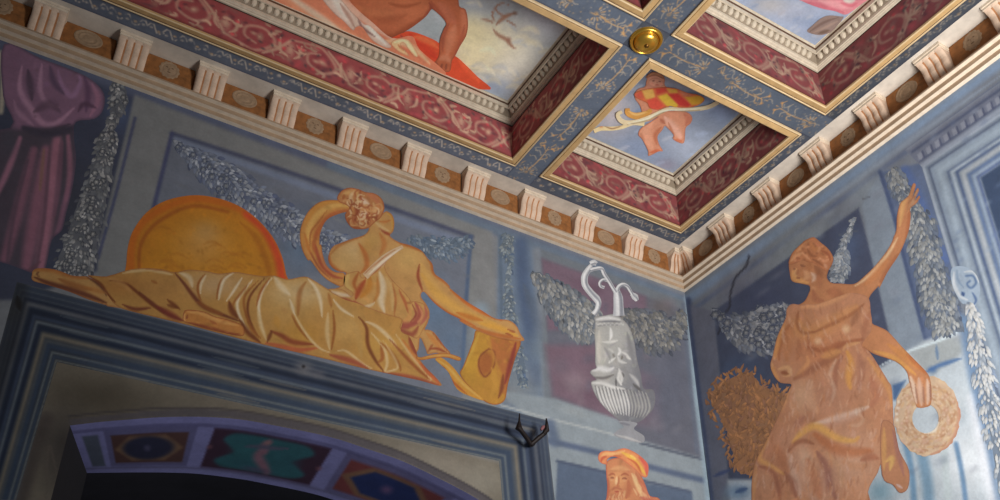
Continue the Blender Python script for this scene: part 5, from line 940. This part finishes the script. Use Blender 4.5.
for k, ln, c, w, a in ((N3, [(260, 170), (360, 155), (470, 115), (590, 60)], (216, 158, 112), 4, .8), (N3, [(240, 250), (250, 310), (330, 330), (450, 270), (600, 170)], (206, 146, 92), 8, .6), (N3, [(240, 200), (230, 270), (270, 330), (350, 320)], (150, 94, 62), 2, .7), (N3, [(330, 330), (440, 280), (560, 220), (650, 150)], (156, 98, 66), 2.2, .7), (N3, [(200, 260), (150, 340), (120, 440), (120, 500)], (160, 100, 62), 2.4, .75), (N3, [(150, 280), (110, 370), (90, 490)], (214, 150, 88), 3.4, .8), (N3, [(200, 300), (170, 400), (170, 500)], (176, 116, 76), 5, .6), (N3, [(240, 370), (250, 440), (230, 500)], (168, 108, 76), 3, .5),
                       (N3, [(300, 340), (310, 420), (350, 480)], (160, 102, 72), 2, .7), (N3, [(300, 420), (400, 440), (520, 400), (640, 370)], (154, 92, 62), 3, .75), (N3, [(520, 440), (540, 410), (620, 390)], (214, 162, 112), 2, .7), (N3, [(640, 400), (700, 470)], (160, 98, 70), 3, .6), (N3, [(640, 160), (600, 230), (570, 290)], (150, 100, 72), 3, .6), (N3, [(690, 200), (660, 280), (640, 380)], (160, 104, 78), 4, .6),
                       (N4, [(195, 80), (205, 140), (240, 190)], (216, 156, 96), 3.4, .8), (N4, [(240, 120), (300, 110), (310, 150), (270, 160)], (216, 168, 120), 2.4, .8), (N4, [(260, 140), (300, 150)], (140, 82, 54), 2.4, .8), (N4, [(420, 40), (420, 90), (340, 180)], (212, 152, 102), 2.6, .7), (N4, [(340, 180), (420, 140), (500, 90), (620, 30)], (150, 96, 72), 4, .7), (N4, [(520, 40), (580, 20), (620, 10)], (206, 148, 92), 5, .7), (N4, [(670, 10), (690, 80), (680, 180), (690, 240)], (212, 152, 80), 4, .8), (N4, [(640, 40), (600, 120), (590, 240), (570, 330)], (156, 104, 82), 3, .7), (N4, [(600, 60), (560, 160), (590, 250), (560, 350)], (206, 168, 144), 2.2, .7), (N4, [(740, 20), (760, 120), (740, 240)], (160, 110, 90), 4, .6), (N4, [(800, 50), (870, 150), (930, 250), (950, 350)], (206, 148, 92), 2.6, .75), (N4, [(820, 180), (850, 280), (820, 350)], (166, 106, 84), 5, .5),
                       (N4, [(310, 230), (280, 310), (255, 390)], (206, 154, 104), 2.2, .8), (N4, [(470, 460), (600, 430), (720, 390), (800, 355)], (212, 184, 168), 3.6, .8), (N4, [(500, 490), (640, 440), (760, 400)], (190, 146, 124), 4, .6), (N4, [(680, 470), (740, 470), (770, 430), (740, 400)], (214, 176, 148), 2, .45), (N4, [(725, 370), (728, 410)], (230, 214, 198), 1.2, .4), (N4, [(440, 200), (430, 300), (480, 380)], (204, 160, 130), 7, .6), (N4, [(400, 420), (340, 480)], (160, 108, 90), 4, .6),
                       (N5, [(330, 140), (400, 70), (480, 40), (600, 110), (700, 130), (740, 110)], (218, 166, 92), 4, .85), (N5, [(300, 200), (340, 150), (400, 130), (460, 150)], (152, 98, 72), 2.6, .8), (N5, [(470, 90), (580, 170), (700, 200), (820, 190)], (176, 106, 68), 6, .7), (N5, [(180, 100), (120, 230), (180, 280), (280, 340)], (210, 156, 96), 3, .8), (N5, [(100, 280), (90, 400), (85, 500)], (200, 146, 100), 2.4, .8), (N5, [(120, 290), (200, 320), (240, 420), (250, 500)], (150, 94, 72), 3, .7), (N5, [(310, 220), (320, 280), (350, 380), (380, 480)], (200, 166, 148), 5, .75), (N5, [(340, 200), (380, 300), (420, 420), (470, 500)], (190, 146, 122), 5, .7), (N5, [(420, 250), (460, 350), (500, 480)], (186, 120, 84), 6, .6), (N5, [(480, 200), (540, 290), (560, 400), (600, 490)], (144, 96, 84), 4, .7), (N5, [(540, 200), (620, 300), (640, 420)], (196, 150, 116), 3, .6), (N5, [(220, 170), (260, 250), (300, 320)], (170, 112, 80), 6, .6), (N5, [(640, 260), (720, 290), (800, 280)], (192, 140, 106), 4, .6), (N5, [(850, 320), (800, 430), (780, 500)], (196, 146, 116), 3, .7), (N5, [(760, 250), (820, 230), (860, 240)], (160, 96, 70), 4, .6), (N5, [(280, 330), (330, 400), (350, 480)], (140, 88, 70), 4, .6)): rr.append(L(rows(ln, k), c, w*1.5, a*.85, .6, 1.0))
rr += [B((818, 341), 6, 6, (226, 186, 148), .9), B((846, 329), 7, 7, (222, 184, 144), .9), B((838, 344), 10, 6, (168, 104, 72), .6)]
for k in range(420):
    x, y = 756+RNG.rand()*136, 300+RNG.rand()*200; th = RNG.uniform(-.5, .5)+(.5 if y < 370 else -.1)
    rr.append(L([(x, y), (x+3*math.sin(th)+RNG.uniform(-1, 1), y+5), (x+7*math.sin(th), y+9)], [(220, 180, 152), (150, 94, 66), (204, 150, 112), (196, 132, 88), (214, 176, 160)][k % 5], 1.5, .3))
for k in range(0):
    x, y = 756+RNG.rand()*130, 330+RNG.rand()*170; rr.append(L([(x, y), (x+RNG.uniform(-4, 4), y+10)], [(204, 156, 120), (152, 98, 74), (190, 130, 92)][k % 3], 1.6, .35))
canvas('robe', rb, R3(-0.00100), ROB, rr, stand, 1.25, gr(825, 400), edge=((160, 106, 80), 1.3, .4), tone=.80, mott=260)
hr = rows([(270, 60), (210, 90), (150, 140), (105, 190), (72, 270), (95, 290), (150, 270), (190, 255), (240, 270), (290, 280), (330, 310), (380, 345), (415, 320), (445, 240), (405, 160), (335, 100), (300, 70)], N1)
hs2 = []
for ln, c, w, a in (([(130, 190), (180, 140), (240, 90)], (206, 150, 104), 3, .7), ([(90, 260), (130, 220), (190, 190)], (204, 154, 112), 3, .7), ([(250, 110), (290, 150), (340, 160)], (190, 126, 80), 4, .7), ([(230, 160), (260, 210), (310, 220)], (146, 92, 62), 2.6, .7), ([(340, 170), (400, 200), (420, 250)], (152, 88, 60), 2.6, .7), ([(330, 230), (370, 260), (410, 240)], (206, 146, 110), 2.4, .7), ([(180, 180), (220, 220), (250, 250)], (210, 152, 112), 2, .7), ([(130, 230), (170, 240)], (150, 94, 64), 2, .7), ([(370, 280), (390, 320)], (200, 150, 120), 2.4, .7), ([(270, 240), (320, 270), (360, 300)], (140, 88, 60), 2.4, .7)): hs2.append(L(rows(ln, N1), c, w, a))
for k in range(26): x, y = RNG.uniform(100, 420), RNG.uniform(100, 260); hs2.append(B(rows([(x, y)], N1)[0], 2.4, 2, [(214, 158, 116), (140, 88, 60)][k % 2], .6))
canvas('hair', hr, R3(-0.00130), (180, 118, 80), hs2, stand, 1.0, gr(812, 258), edge=((150, 96, 66), 1.2, .5), tone=.8, mott=40)
# trailing robe end with toes at her right
tr = [(881, 424), (893, 424), (897, 440), (900, 452), (909, 470), (908, 488), (900, 493), (893, 485), (882, 475)]
canvas('trailing_cloth', tr, R3(-0.00110), (190, 134, 100), [L([(884, 428), (884, 450), (884, 470)], (216, 162, 104), 4, .8), L([(886, 462), (892, 458), (890, 470)], (222, 178, 110), 4, .8), L([(893, 430), (898, 452), (904, 476)], (170, 118, 104), 4, .8), L([(896, 484), (902, 488)], (214, 186, 180), 2, .8)], stand, 1.1, gr(895, 455), edge=((150, 100, 84), 1.1, .6), tone=.85)
# wreath
a0 = math.radians(-84); a1 = math.radians(360-98)
out_ = [(927+33*math.cos(t)+RNG.uniform(-.9, .9), 416+40*math.sin(t)+RNG.uniform(-.9, .9)) for t in np.linspace(a0, a1, 70)]
inn_ = [(925.5+13.2*math.cos(t), 418.5+14.5*math.sin(t)) for t in np.linspace(a1, a0, 44)]
wr = []
for k in range(190):
    t = RNG.rand()*2*math.pi; q = RNG.uniform(.42, .98); x, y = 926.5+33*q*math.cos(t), 416.5+39*q*math.sin(t); dx, dy = -math.sin(t)*3.4, math.cos(t)*3.4
    wr.append(L([(x-dx, y-dy), (x+dx*.2+RNG.uniform(-1.4, 1.4), y+RNG.uniform(-1.4, 1.4)), (x+dx, y+dy)], [(222, 196, 162), (180, 136, 104), (214, 176, 134), (212, 178, 158), (196, 156, 122)][k % 5], 1.8, .7))
for k in range(90):
    t = RNG.rand()*6.28; q = RNG.uniform(.5, .95); x, y = 926.5+33*q*math.cos(t), 416.5+39*q*math.sin(t)
    wr += [B((x, y), 3.4, 3.4, [(176, 128, 98), (190, 142, 112)][k % 2], .6), B((x-.5, y-.6), 2.4, 2.4, [(228, 204, 172), (222, 190, 170), (232, 212, 186)][k % 3], .75)]
wr += [L([(956, 395), (960, 420), (950, 445), (930, 455)], (190, 130, 106), 4, .6), L([(939, 422), (934, 431), (924, 433)], (226, 220, 206), 2, .8)]
for y in (402, 408, 414, 420): wr.append(B((896.5+abs(y-416)*.15, y), 3, 3, (238, 228, 212), .9))
wreath = canvas('painted_wreath', np.array(out_+inn_), R3(-0.00070), (210, 182, 154), wr, None, 1.1, gr(927, 418), curved=False); tag(wreath, 'painted golden flower wreath hanging from the standing woman\'s hand', 'wreath')

# ================================================================== ceiling paintings
def gz(k): return {'big': .66, 'small': .83, 'right': 1.3}[k]
def picture(name, rect, base, S, label, key, res=1.8):
    x0, x1, y0, y1, z = rect
    corners = np.array([(x0, y0, z), (x1, y0, z), (x1, y1, z), (x0, y1, z)])
    o = canvas(name, project(corners), Z3(z), base, S, None, res, gz(key), curved=False); tag(o, label, 'painting'); return o
ZP = ZC+.360
SKY = (136, 148, 168)
sp = [B((690, 150), 50, 30, (170, 182, 202), .7, 30), B((720, 110), 40, 22, (132, 152, 186), .7, 30), B((640, 150), 40, 20, (132, 152, 186), .6, 20), B((610, 110), 40, 40, (196, 186, 186), .8), B((680, 80), 40, 20, (178, 176, 186), .6), B((665, 165), 20, 10, (150, 140, 160), .5)]
for k in range(40): x, y = 590+RNG.rand()*150, 80+RNG.rand()*95; sp.append(L([(x, y), (x+12, y-5)], [(164, 180, 206), (120, 142, 180), (190, 194, 206)][k % 3], 3, .4))
pic1 = picture('ceiling_painting', (smallp[0], smallp[1], smallp[2], smallp[3], ZP), SKY, sp, 'painting of a chubby putto carrying red and yellow cloth in blue sky', 'small', 1.6)
S5 = (580, 60, 7.143); S6 = (620, 90, 6.25)
pt = rows([(390, 240), (420, 205), (465, 190), (474, 150), (490, 112), (530, 90), (580, 98), (606, 135), (606, 180), (650, 215), (690, 260), (640, 330)], S5)+rows([(300, 130), (380, 130), (430, 145), (452, 175), (440, 210), (410, 240), (400, 330), (350, 320), (330, 300), (335, 280), (300, 240), (280, 225), (265, 250), (235, 290), (245, 340), (268, 380), (240, 385), (180, 412), (175, 380), (140, 310), (115, 280), (130, 240), (190, 200), (240, 165)], S6)+rows([(470, 440), (430, 330), (395, 280)], S5)
ps = []
for k, ln, c, w, a in ((S5, [(480, 150), (530, 110), (580, 140)], (222, 160, 132), 6, .8), (S5, [(500, 150), (550, 140)], (178, 104, 80), 2.4, .7), (S5, [(470, 180), (520, 185), (570, 180)], (196, 136, 116), 4, .7), (S6, [(280, 170), (320, 220), (370, 280), (375, 310)], (224, 172, 150), 7, .8), (S6, [(400, 150), (430, 180), (410, 220)], (190, 116, 90), 5, .8), (S6, [(300, 200), (330, 270), (340, 300)], (180, 112, 84), 2, .7), (S6, [(210, 190), (160, 250), (180, 330), (210, 380)], (218, 158, 128), 7, .8), (S6, [(260, 230), (220, 280), (230, 340)], (176, 104, 74), 3, .7), (S6, [(250, 180), (280, 210)], (170, 100, 76), 3, .7), (S6, [(130, 270), (150, 330)], (184, 120, 92), 3, .6), (S6, [(340, 310), (390, 320)], (196, 108, 76), 2.4, .7), (S6, [(190, 390), (250, 375)], (196, 100, 66), 2.6, .7)): ps.append(L(rows(ln, k), c, w, a))
putto = canvas('putto', pt, Z3(ZP-.004), (206, 142, 112), ps, pic1, 1.0, .83, edge=((176, 108, 82), 1.3, .6))
canvas('putto_hair', rows([(470, 130), (490, 100), (530, 86), (580, 100), (600, 135), (575, 128), (540, 112), (500, 120)], S5), Z3(ZP-.005), (170, 112, 82), [L(rows([(490, 115), (530, 95), (590, 120)], S5), (206, 150, 112), 1.6, .8)], pic1, .8, .83)
canvas('putto_face', rows([(490, 150), (520, 130), (570, 135), (595, 160), (590, 185), (540, 190), (500, 180)], S5), Z3(ZP-.005), (214, 156, 130), [L(rows([(515, 150), (535, 147)], S5), (130, 76, 62), 1, .8), L(rows([(560, 152), (580, 155)], S5), (130, 76, 62), 1, .8), L(rows([(550, 155), (552, 168)], S5), (184, 118, 94), 1, .8), L(rows([(535, 178), (565, 178)], S5), (176, 84, 72), 1, .8), B(rows([(515, 168)], S5)[0], 2.4, 2, (224, 140, 116), .7), B(rows([(580, 170)], S5)[0], 2.4, 2, (224, 140, 116), .7)], pic1, .7, .83, edge=((180, 112, 88), .9, .5))
cl = rows([(390, 240), (440, 215), (530, 200), (610, 195), (690, 205), (770, 235), (850, 250), (890, 280), (860, 315), (790, 340), (700, 345), (640, 330), (560, 355), (500, 345), (480, 310), (440, 290), (400, 270)], S5)
cs5 = [F(rows([(440, 215), (520, 205), (540, 270), (470, 280)], S5), (224, 178, 92), .95, 1.2), F(rows([(540, 205), (610, 195), (620, 225), (550, 245)], S5), (206, 72, 58), .95, 1.2), F(rows([(620, 205), (690, 210), (700, 235), (640, 235)], S5), (216, 168, 70), .95, 1.2), F(rows([(480, 290), (540, 265), (600, 330), (560, 355), (500, 345)], S5), (218, 84, 66), .95, 1.2), F(rows([(555, 260), (620, 240), (700, 320), (690, 340), (620, 330)], S5), (224, 190, 66), .95, 1.2), F(rows([(630, 245), (700, 240), (790, 320), (770, 335), (710, 325)], S5), (200, 60, 54), .95, 1.2), F(rows([(750, 265), (850, 255), (890, 280), (860, 315), (800, 322)], S5), (212, 164, 52), .95, 1.2), F(rows([(705, 215), (780, 235), (800, 260), (740, 260)], S5), (202, 122, 92), .95, 1.2), F(rows([(390, 245), (440, 225), (450, 270), (410, 275)], S5), (206, 96, 74), .95, 1.2)]
canvas('striped_cloth', cl, Z3(ZP-.008), (212, 110, 70), cs5, pic1, .9, .83, edge=((170, 92, 60), 1, .5))
brush_ribbon('white_ribbon', rows([(990, 300), (920, 335), (840, 350), (740, 355), (640, 350), (570, 375), (500, 410), (420, 440), (340, 450), (290, 430), (270, 390), (300, 370)], S5), [2.2, 2, 2, 1.8, 1.8, 2, 2.4, 2.6, 2.6, 2.4, 2, 1.6], Z3(ZP-.010), (222, 206, 168), [L(rows([(900, 340), (740, 357), (600, 365), (480, 420), (340, 452)], S5), (244, 236, 212), 1.4, .8), L(rows([(860, 358), (740, 366), (600, 375), (480, 432), (340, 462)], S5), (150, 128, 92), 1.2, .7)], pic1, .83)
brush_ribbon('gold_ribbon', rows([(340, 345), (345, 380), (400, 400), (470, 385), (510, 355)], S5), [2.2, 3, 3.4, 3, 1.6], Z3(ZP-.006), (206, 150, 76), [L(rows([(345, 365), (400, 390), (480, 370)], S5), (232, 190, 120), 1.8, .8)], pic1, .83)
brush_ribbon('scroll_ribbon', rows([(460, 460), (380, 455), (300, 480), (230, 490), (150, 490), (100, 510)], S5), [1.8, 1.6, 1.8, 2, 2.2, 2], Z3(ZP-.006), (226, 208, 160), [L(rows([(170, 470), (230, 490), (300, 470)], S5), (150, 110, 80), 1.2, .7), B(rows([(150, 470)], S5)[0], 3.4, 3, (206, 112, 46), .95)], pic1, .83)
# long painting: man leaning on his arm
bp = [B((440, 22), 60, 34, (150, 158, 160), .9), B((480, 50), 44, 44, (206, 196, 160), 1, 20, 1.6), B((515, 70), 50, 26, (186, 184, 176), .9), B((545, 20), 40, 30, (184, 188, 196), .9), B((490, 86), 40, 18, (138, 152, 172), .9, 20), B((515, 45), 40, 40, (212, 204, 180), .8), B((470, 30), 20, 26, (206, 196, 156), .8), B((430, 30), 30, 20, (142, 152, 156), .9)]
for k in range(40): x, y = 430+RNG.rand()*130, RNG.rand()*95; bp.append(L([(x, y), (x+10, y-2), (x+16, y+4)], [(220, 212, 186), (168, 174, 180), (196, 188, 160)][k % 3], 4, .4))
BG = (480, 0, 8.333)
for ln, w in (([(130, 210), (170, 170), (230, 130), (290, 110)], 3.2), ([(110, 240), (150, 290), (220, 330), (260, 380), (300, 410)], 3.0), ([(100, 130), (130, 60), (180, 30), (240, 40)], 1.4), ([(0, 165), (70, 170), (120, 200)], 1.6), ([(100, 90), (110, 160), (130, 200)], 1.4), ([(130, 70), (170, 120), (240, 130)], 1.6), ([(220, 170), (260, 190), (300, 220)], 1.4)): bp.append(L(rows(ln, BG), (150, 112, 92), w, .85))
bp += [B(rows([(290, 110)], BG)[0], 4.4, 3.6, (120, 92, 78), .95), B(rows([(240, 330)], BG)[0], 4, 4.6, (140, 98, 82), .8)]
pic2 = picture('ceiling_painting', (-4.0, bigp[1], bigp[2], bigp[3], ZP), (158, 164, 168), bp, 'long painting of a bare-chested reclining man on red cloth among clouds', 'big', 1.8)
Q = (340, 0, 6.25)
dr = rows([(380, 210), (430, 195), (520, 220), (620, 270), (650, 340), (720, 350), (790, 410), (860, 480), (940, 560), (700, 520), (560, 400), (420, 330), (320, 290), (260, 240)], Q)
canvas('red_cloth', dr, Z3(ZP-.003), (196, 74, 44), [L(rows([(430, 210), (520, 290), (620, 380)], Q), (190, 58, 38), 6, .7), L(rows([(460, 230), (560, 260), (610, 300)], Q), (226, 108, 66), 5, .7), L(rows([(740, 370), (800, 430), (870, 510)], Q), (222, 90, 54), 5, .7), L(rows([(380, 220), (430, 300), (480, 350)], Q), (150, 64, 56), 4, .7)], pic2, 1.3, gz('big'))
mt = [(-40, -150), (468, -60)]+rows([(740, 0), (785, 60), (800, 140), (790, 220), (750, 290), (720, 350), (700, 380), (690, 440), (660, 450), (620, 430), (580, 400), (600, 380), (620, 340), (625, 250), (650, 180), (665, 150), (640, 110), (590, 65), (570, 60), (540, 100), (480, 150), (420, 190), (370, 215), (310, 240), (260, 235), (180, 160), (90, 90), (20, 0)], Q)+[(300, -40), (180, -30), (60, -60)]
ms = [B((400, 10), 60, 30, (206, 122, 82), .8), B((390, -10), 70, 30, (200, 116, 76), .8)]
for ln, c, w, a in (([(760, 40), (780, 140), (760, 230)], (214, 130, 96), 6, .7), ([(680, 150), (650, 220), (640, 320)], (166, 86, 62), 3, .8), ([(720, 160), (690, 250), (670, 340)], (210, 134, 100), 8, .7), ([(560, 20), (570, 60), (520, 120)], (150, 72, 52), 4, .8), ([(620, 20), (690, 110), (720, 150)], (200, 116, 86), 8, .7), ([(560, 0), (640, 100), (670, 140)], (168, 84, 60), 3, .7), ([(250, 220), (340, 225), (450, 160), (530, 100)], (162, 84, 52), 5, .75), ([(300, 20), (400, 40), (500, 20)], (160, 82, 50), 3, .6), ([(200, 100), (300, 130), (420, 90)], (178, 96, 62), 6, .5), ([(610, 390), (600, 420)], (140, 76, 58), 1.6, .8), ([(640, 400), (630, 430)], (140, 76, 58), 1.6, .8), ([(665, 400), (660, 440)], (140, 76, 58), 1.6, .8), ([(620, 370), (660, 360), (690, 390)], (220, 146, 112), 5, .7), ([(100, 40), (200, 80), (330, 80)], (214, 130, 86), 6, .6), ([(780, 160), (750, 270), (710, 360)], (176, 92, 66), 3, .7)): ms.append(L(rows(ln, Q), c, w, a))
man = canvas('man', mt, Z3(ZP-.005), (194, 108, 72), ms, pic2, 1.5, gz('big'), edge=((150, 76, 54), 1.6, .5), tone=.70, mott=160)
dpx = [(150, -80), (300, -50), (352, 4), (372, 22), (392, 38), (412, 36), (420, 50), (446, 76), (380, 62), (330, 42), (270, 18), (180, -20)]
canvas('lap_drapery', dpx, Z3(ZP-.0065), (196, 122, 92), [L([(260, -20), (320, 20), (380, 52)], (214, 146, 112), 9, .7), L([(250, 0), (310, 30), (370, 54)], (176, 90, 60), 5, .7), L([(300, -30), (350, 10), (400, 44)], (206, 176, 156), 10, .7), L([(330, 0), (370, 30), (420, 58)], (190, 108, 78), 4, .7), L([(280, -10), (330, 24), (350, 40)], (216, 190, 168), 5, .7), L([(380, 40), (410, 46), (430, 64)], (222, 180, 140), 4, .7)], pic2, 1.4, gz('big'), mott=60)
def cloth(name, pts, base, S, z=.007): canvas(name, rows(pts, Q), Z3(ZP-z), base, S, pic2, 1.3, gz('big'), edge=((150, 100, 80), 1.2, .4))
cloth('white_cloth', [(-160, -90), (-40, -40), (10, 0), (60, 60), (110, 110), (150, 150), (190, 160), (250, 220), (320, 285), (290, 300), (200, 250), (140, 170), (100, 170), (80, 190), (20, 130), (-30, 90), (-100, 10)], (196, 176, 160), [L(rows([(-60, -40), (20, 70), (80, 150)], Q), (218, 204, 192), 8, .7), L(rows([(0, 20), (60, 110), (90, 170)], Q), (156, 120, 104), 3, .7), L(rows([(120, 120), (200, 190), (290, 280)], Q), (222, 208, 196), 4, .8), L(rows([(110, 110), (140, 170), (220, 230)], Q), (126, 96, 92), 2, .8)])
cloth('cream_knot', [(320, 270), (350, 245), (420, 245), (460, 290), (490, 345), (470, 355), (430, 310), (400, 270), (380, 280), (420, 330), (430, 350), (380, 330), (340, 300)], (222, 178, 132), [L(rows([(340, 265), (400, 255), (450, 310), (480, 345)], Q), (238, 206, 164), 3, .8), L(rows([(360, 280), (410, 320)], Q), (176, 112, 76), 2, .8)], .008)
cloth('orange_cloth', [(-330, -30), (-240, 10), (-150, 60), (-60, 130), (60, 190), (130, 230), (220, 285), (300, 330), (180, 320), (60, 270), (-100, 180), (-260, 90)], (206, 104, 62), [L(rows([(-240, 30), (-100, 120), (60, 200)], Q), (222, 132, 84), 5, .7), L(rows([(-200, 80), (-60, 160), (100, 250)], Q), (180, 80, 50), 4, .7), L(rows([(90, 190), (160, 210), (180, 240)], Q), (216, 92, 56), 5, .7)], .006)
# right painting
rp = [B((790, 10), 50, 20, (180, 188, 208), .8), B((815, 25), 30, 14, (150, 168, 200), .9), B((770, 5), 30, 14, (192, 190, 190), .8), B((800, 30), 26, 12, (170, 184, 212), .8)]
for k in range(30): x, y = 745+RNG.rand()*110, RNG.rand()*42; rp.append(L([(x, y), (x+8, y-4)], [(196, 202, 216), (148, 166, 200), (182, 180, 188)][k % 3], 2.6, .5))
pic3 = picture('ceiling_painting', (rightp[0], rightp[1], -3.2, rightp[3], ZP), (166, 180, 206), rp, 'painting with a sweep of pink cloth and brown rock in pale sky', 'right', 1.6)
Rr = (740, 0, 7.143)
canvas('pink_cloth', rows([(300, -160), (400, -20), (450, 10), (520, 40), (600, 65), (680, 80), (750, 105), (800, 80), (880, 20), (940, -30), (860, -200), (500, -260)], Rr), Z3(ZP-.004), (224, 140, 150), [L(rows([(460, 10), (600, 50), (740, 90)], Rr), (206, 108, 124), 4, .7), L(rows([(560, 0), (680, 30), (800, 60)], Rr), (236, 168, 172), 5, .7), L(rows([(740, 0), (780, 10), (820, 0)], Rr), (214, 206, 196), 4, .9), L(rows([(720, 20), (790, 40), (840, 20)], Rr), (214, 112, 126), 3, .7)], pic3, 1.2, 1.3)
canvas('brown_rock', rows([(480, 225), (520, 180), (580, 130), (640, 110), (720, 118), (740, 125), (690, 190), (640, 235), (560, 250)], Rr), Z3(ZP-.003), (150, 128, 120), [L(rows([(500, 225), (600, 160), (700, 125)], Rr), (118, 94, 86), 2, .7), L(rows([(520, 235), (620, 190), (700, 150)], Rr), (176, 150, 136), 2, .7), L(rows([(560, 240), (640, 215)], Rr), (112, 88, 74), 2.4, .7)], pic3, 1.0, 1.3)
# ================================================================== light: daylight from windows low on the right, behind the viewer
W = bpy.data.worlds.new('world'); SC.world = W; W.use_nodes = True
bg = W.node_tree.nodes['Background']; bg.inputs['Color'].default_value = (.80, .88, 1.0, 1); bg.inputs['Strength'].default_value = AMB
def window_light(name, loc, target, w, h, power, col, spread):
    d = bpy.data.lights.new(name, 'AREA'); d.shape = 'RECTANGLE'; d.size = w; d.size_y = h; d.energy = power; d.color = col; d.spread = math.radians(spread)
    o = bpy.data.objects.new(name, d); COL.objects.link(o); o.location = loc
    o.rotation_euler = (Vector(target)-Vector(loc)).to_track_quat('-Z', 'Y').to_euler(); return o
for a in WINS: window_light(*a)
vs = SC.view_settings
SC.display_settings.display_device = 'sRGB'
vs.view_transform = 'Standard'; vs.look = 'None'; vs.exposure = 0.0; vs.gamma = 1.0; vs.use_curve_mapping = False
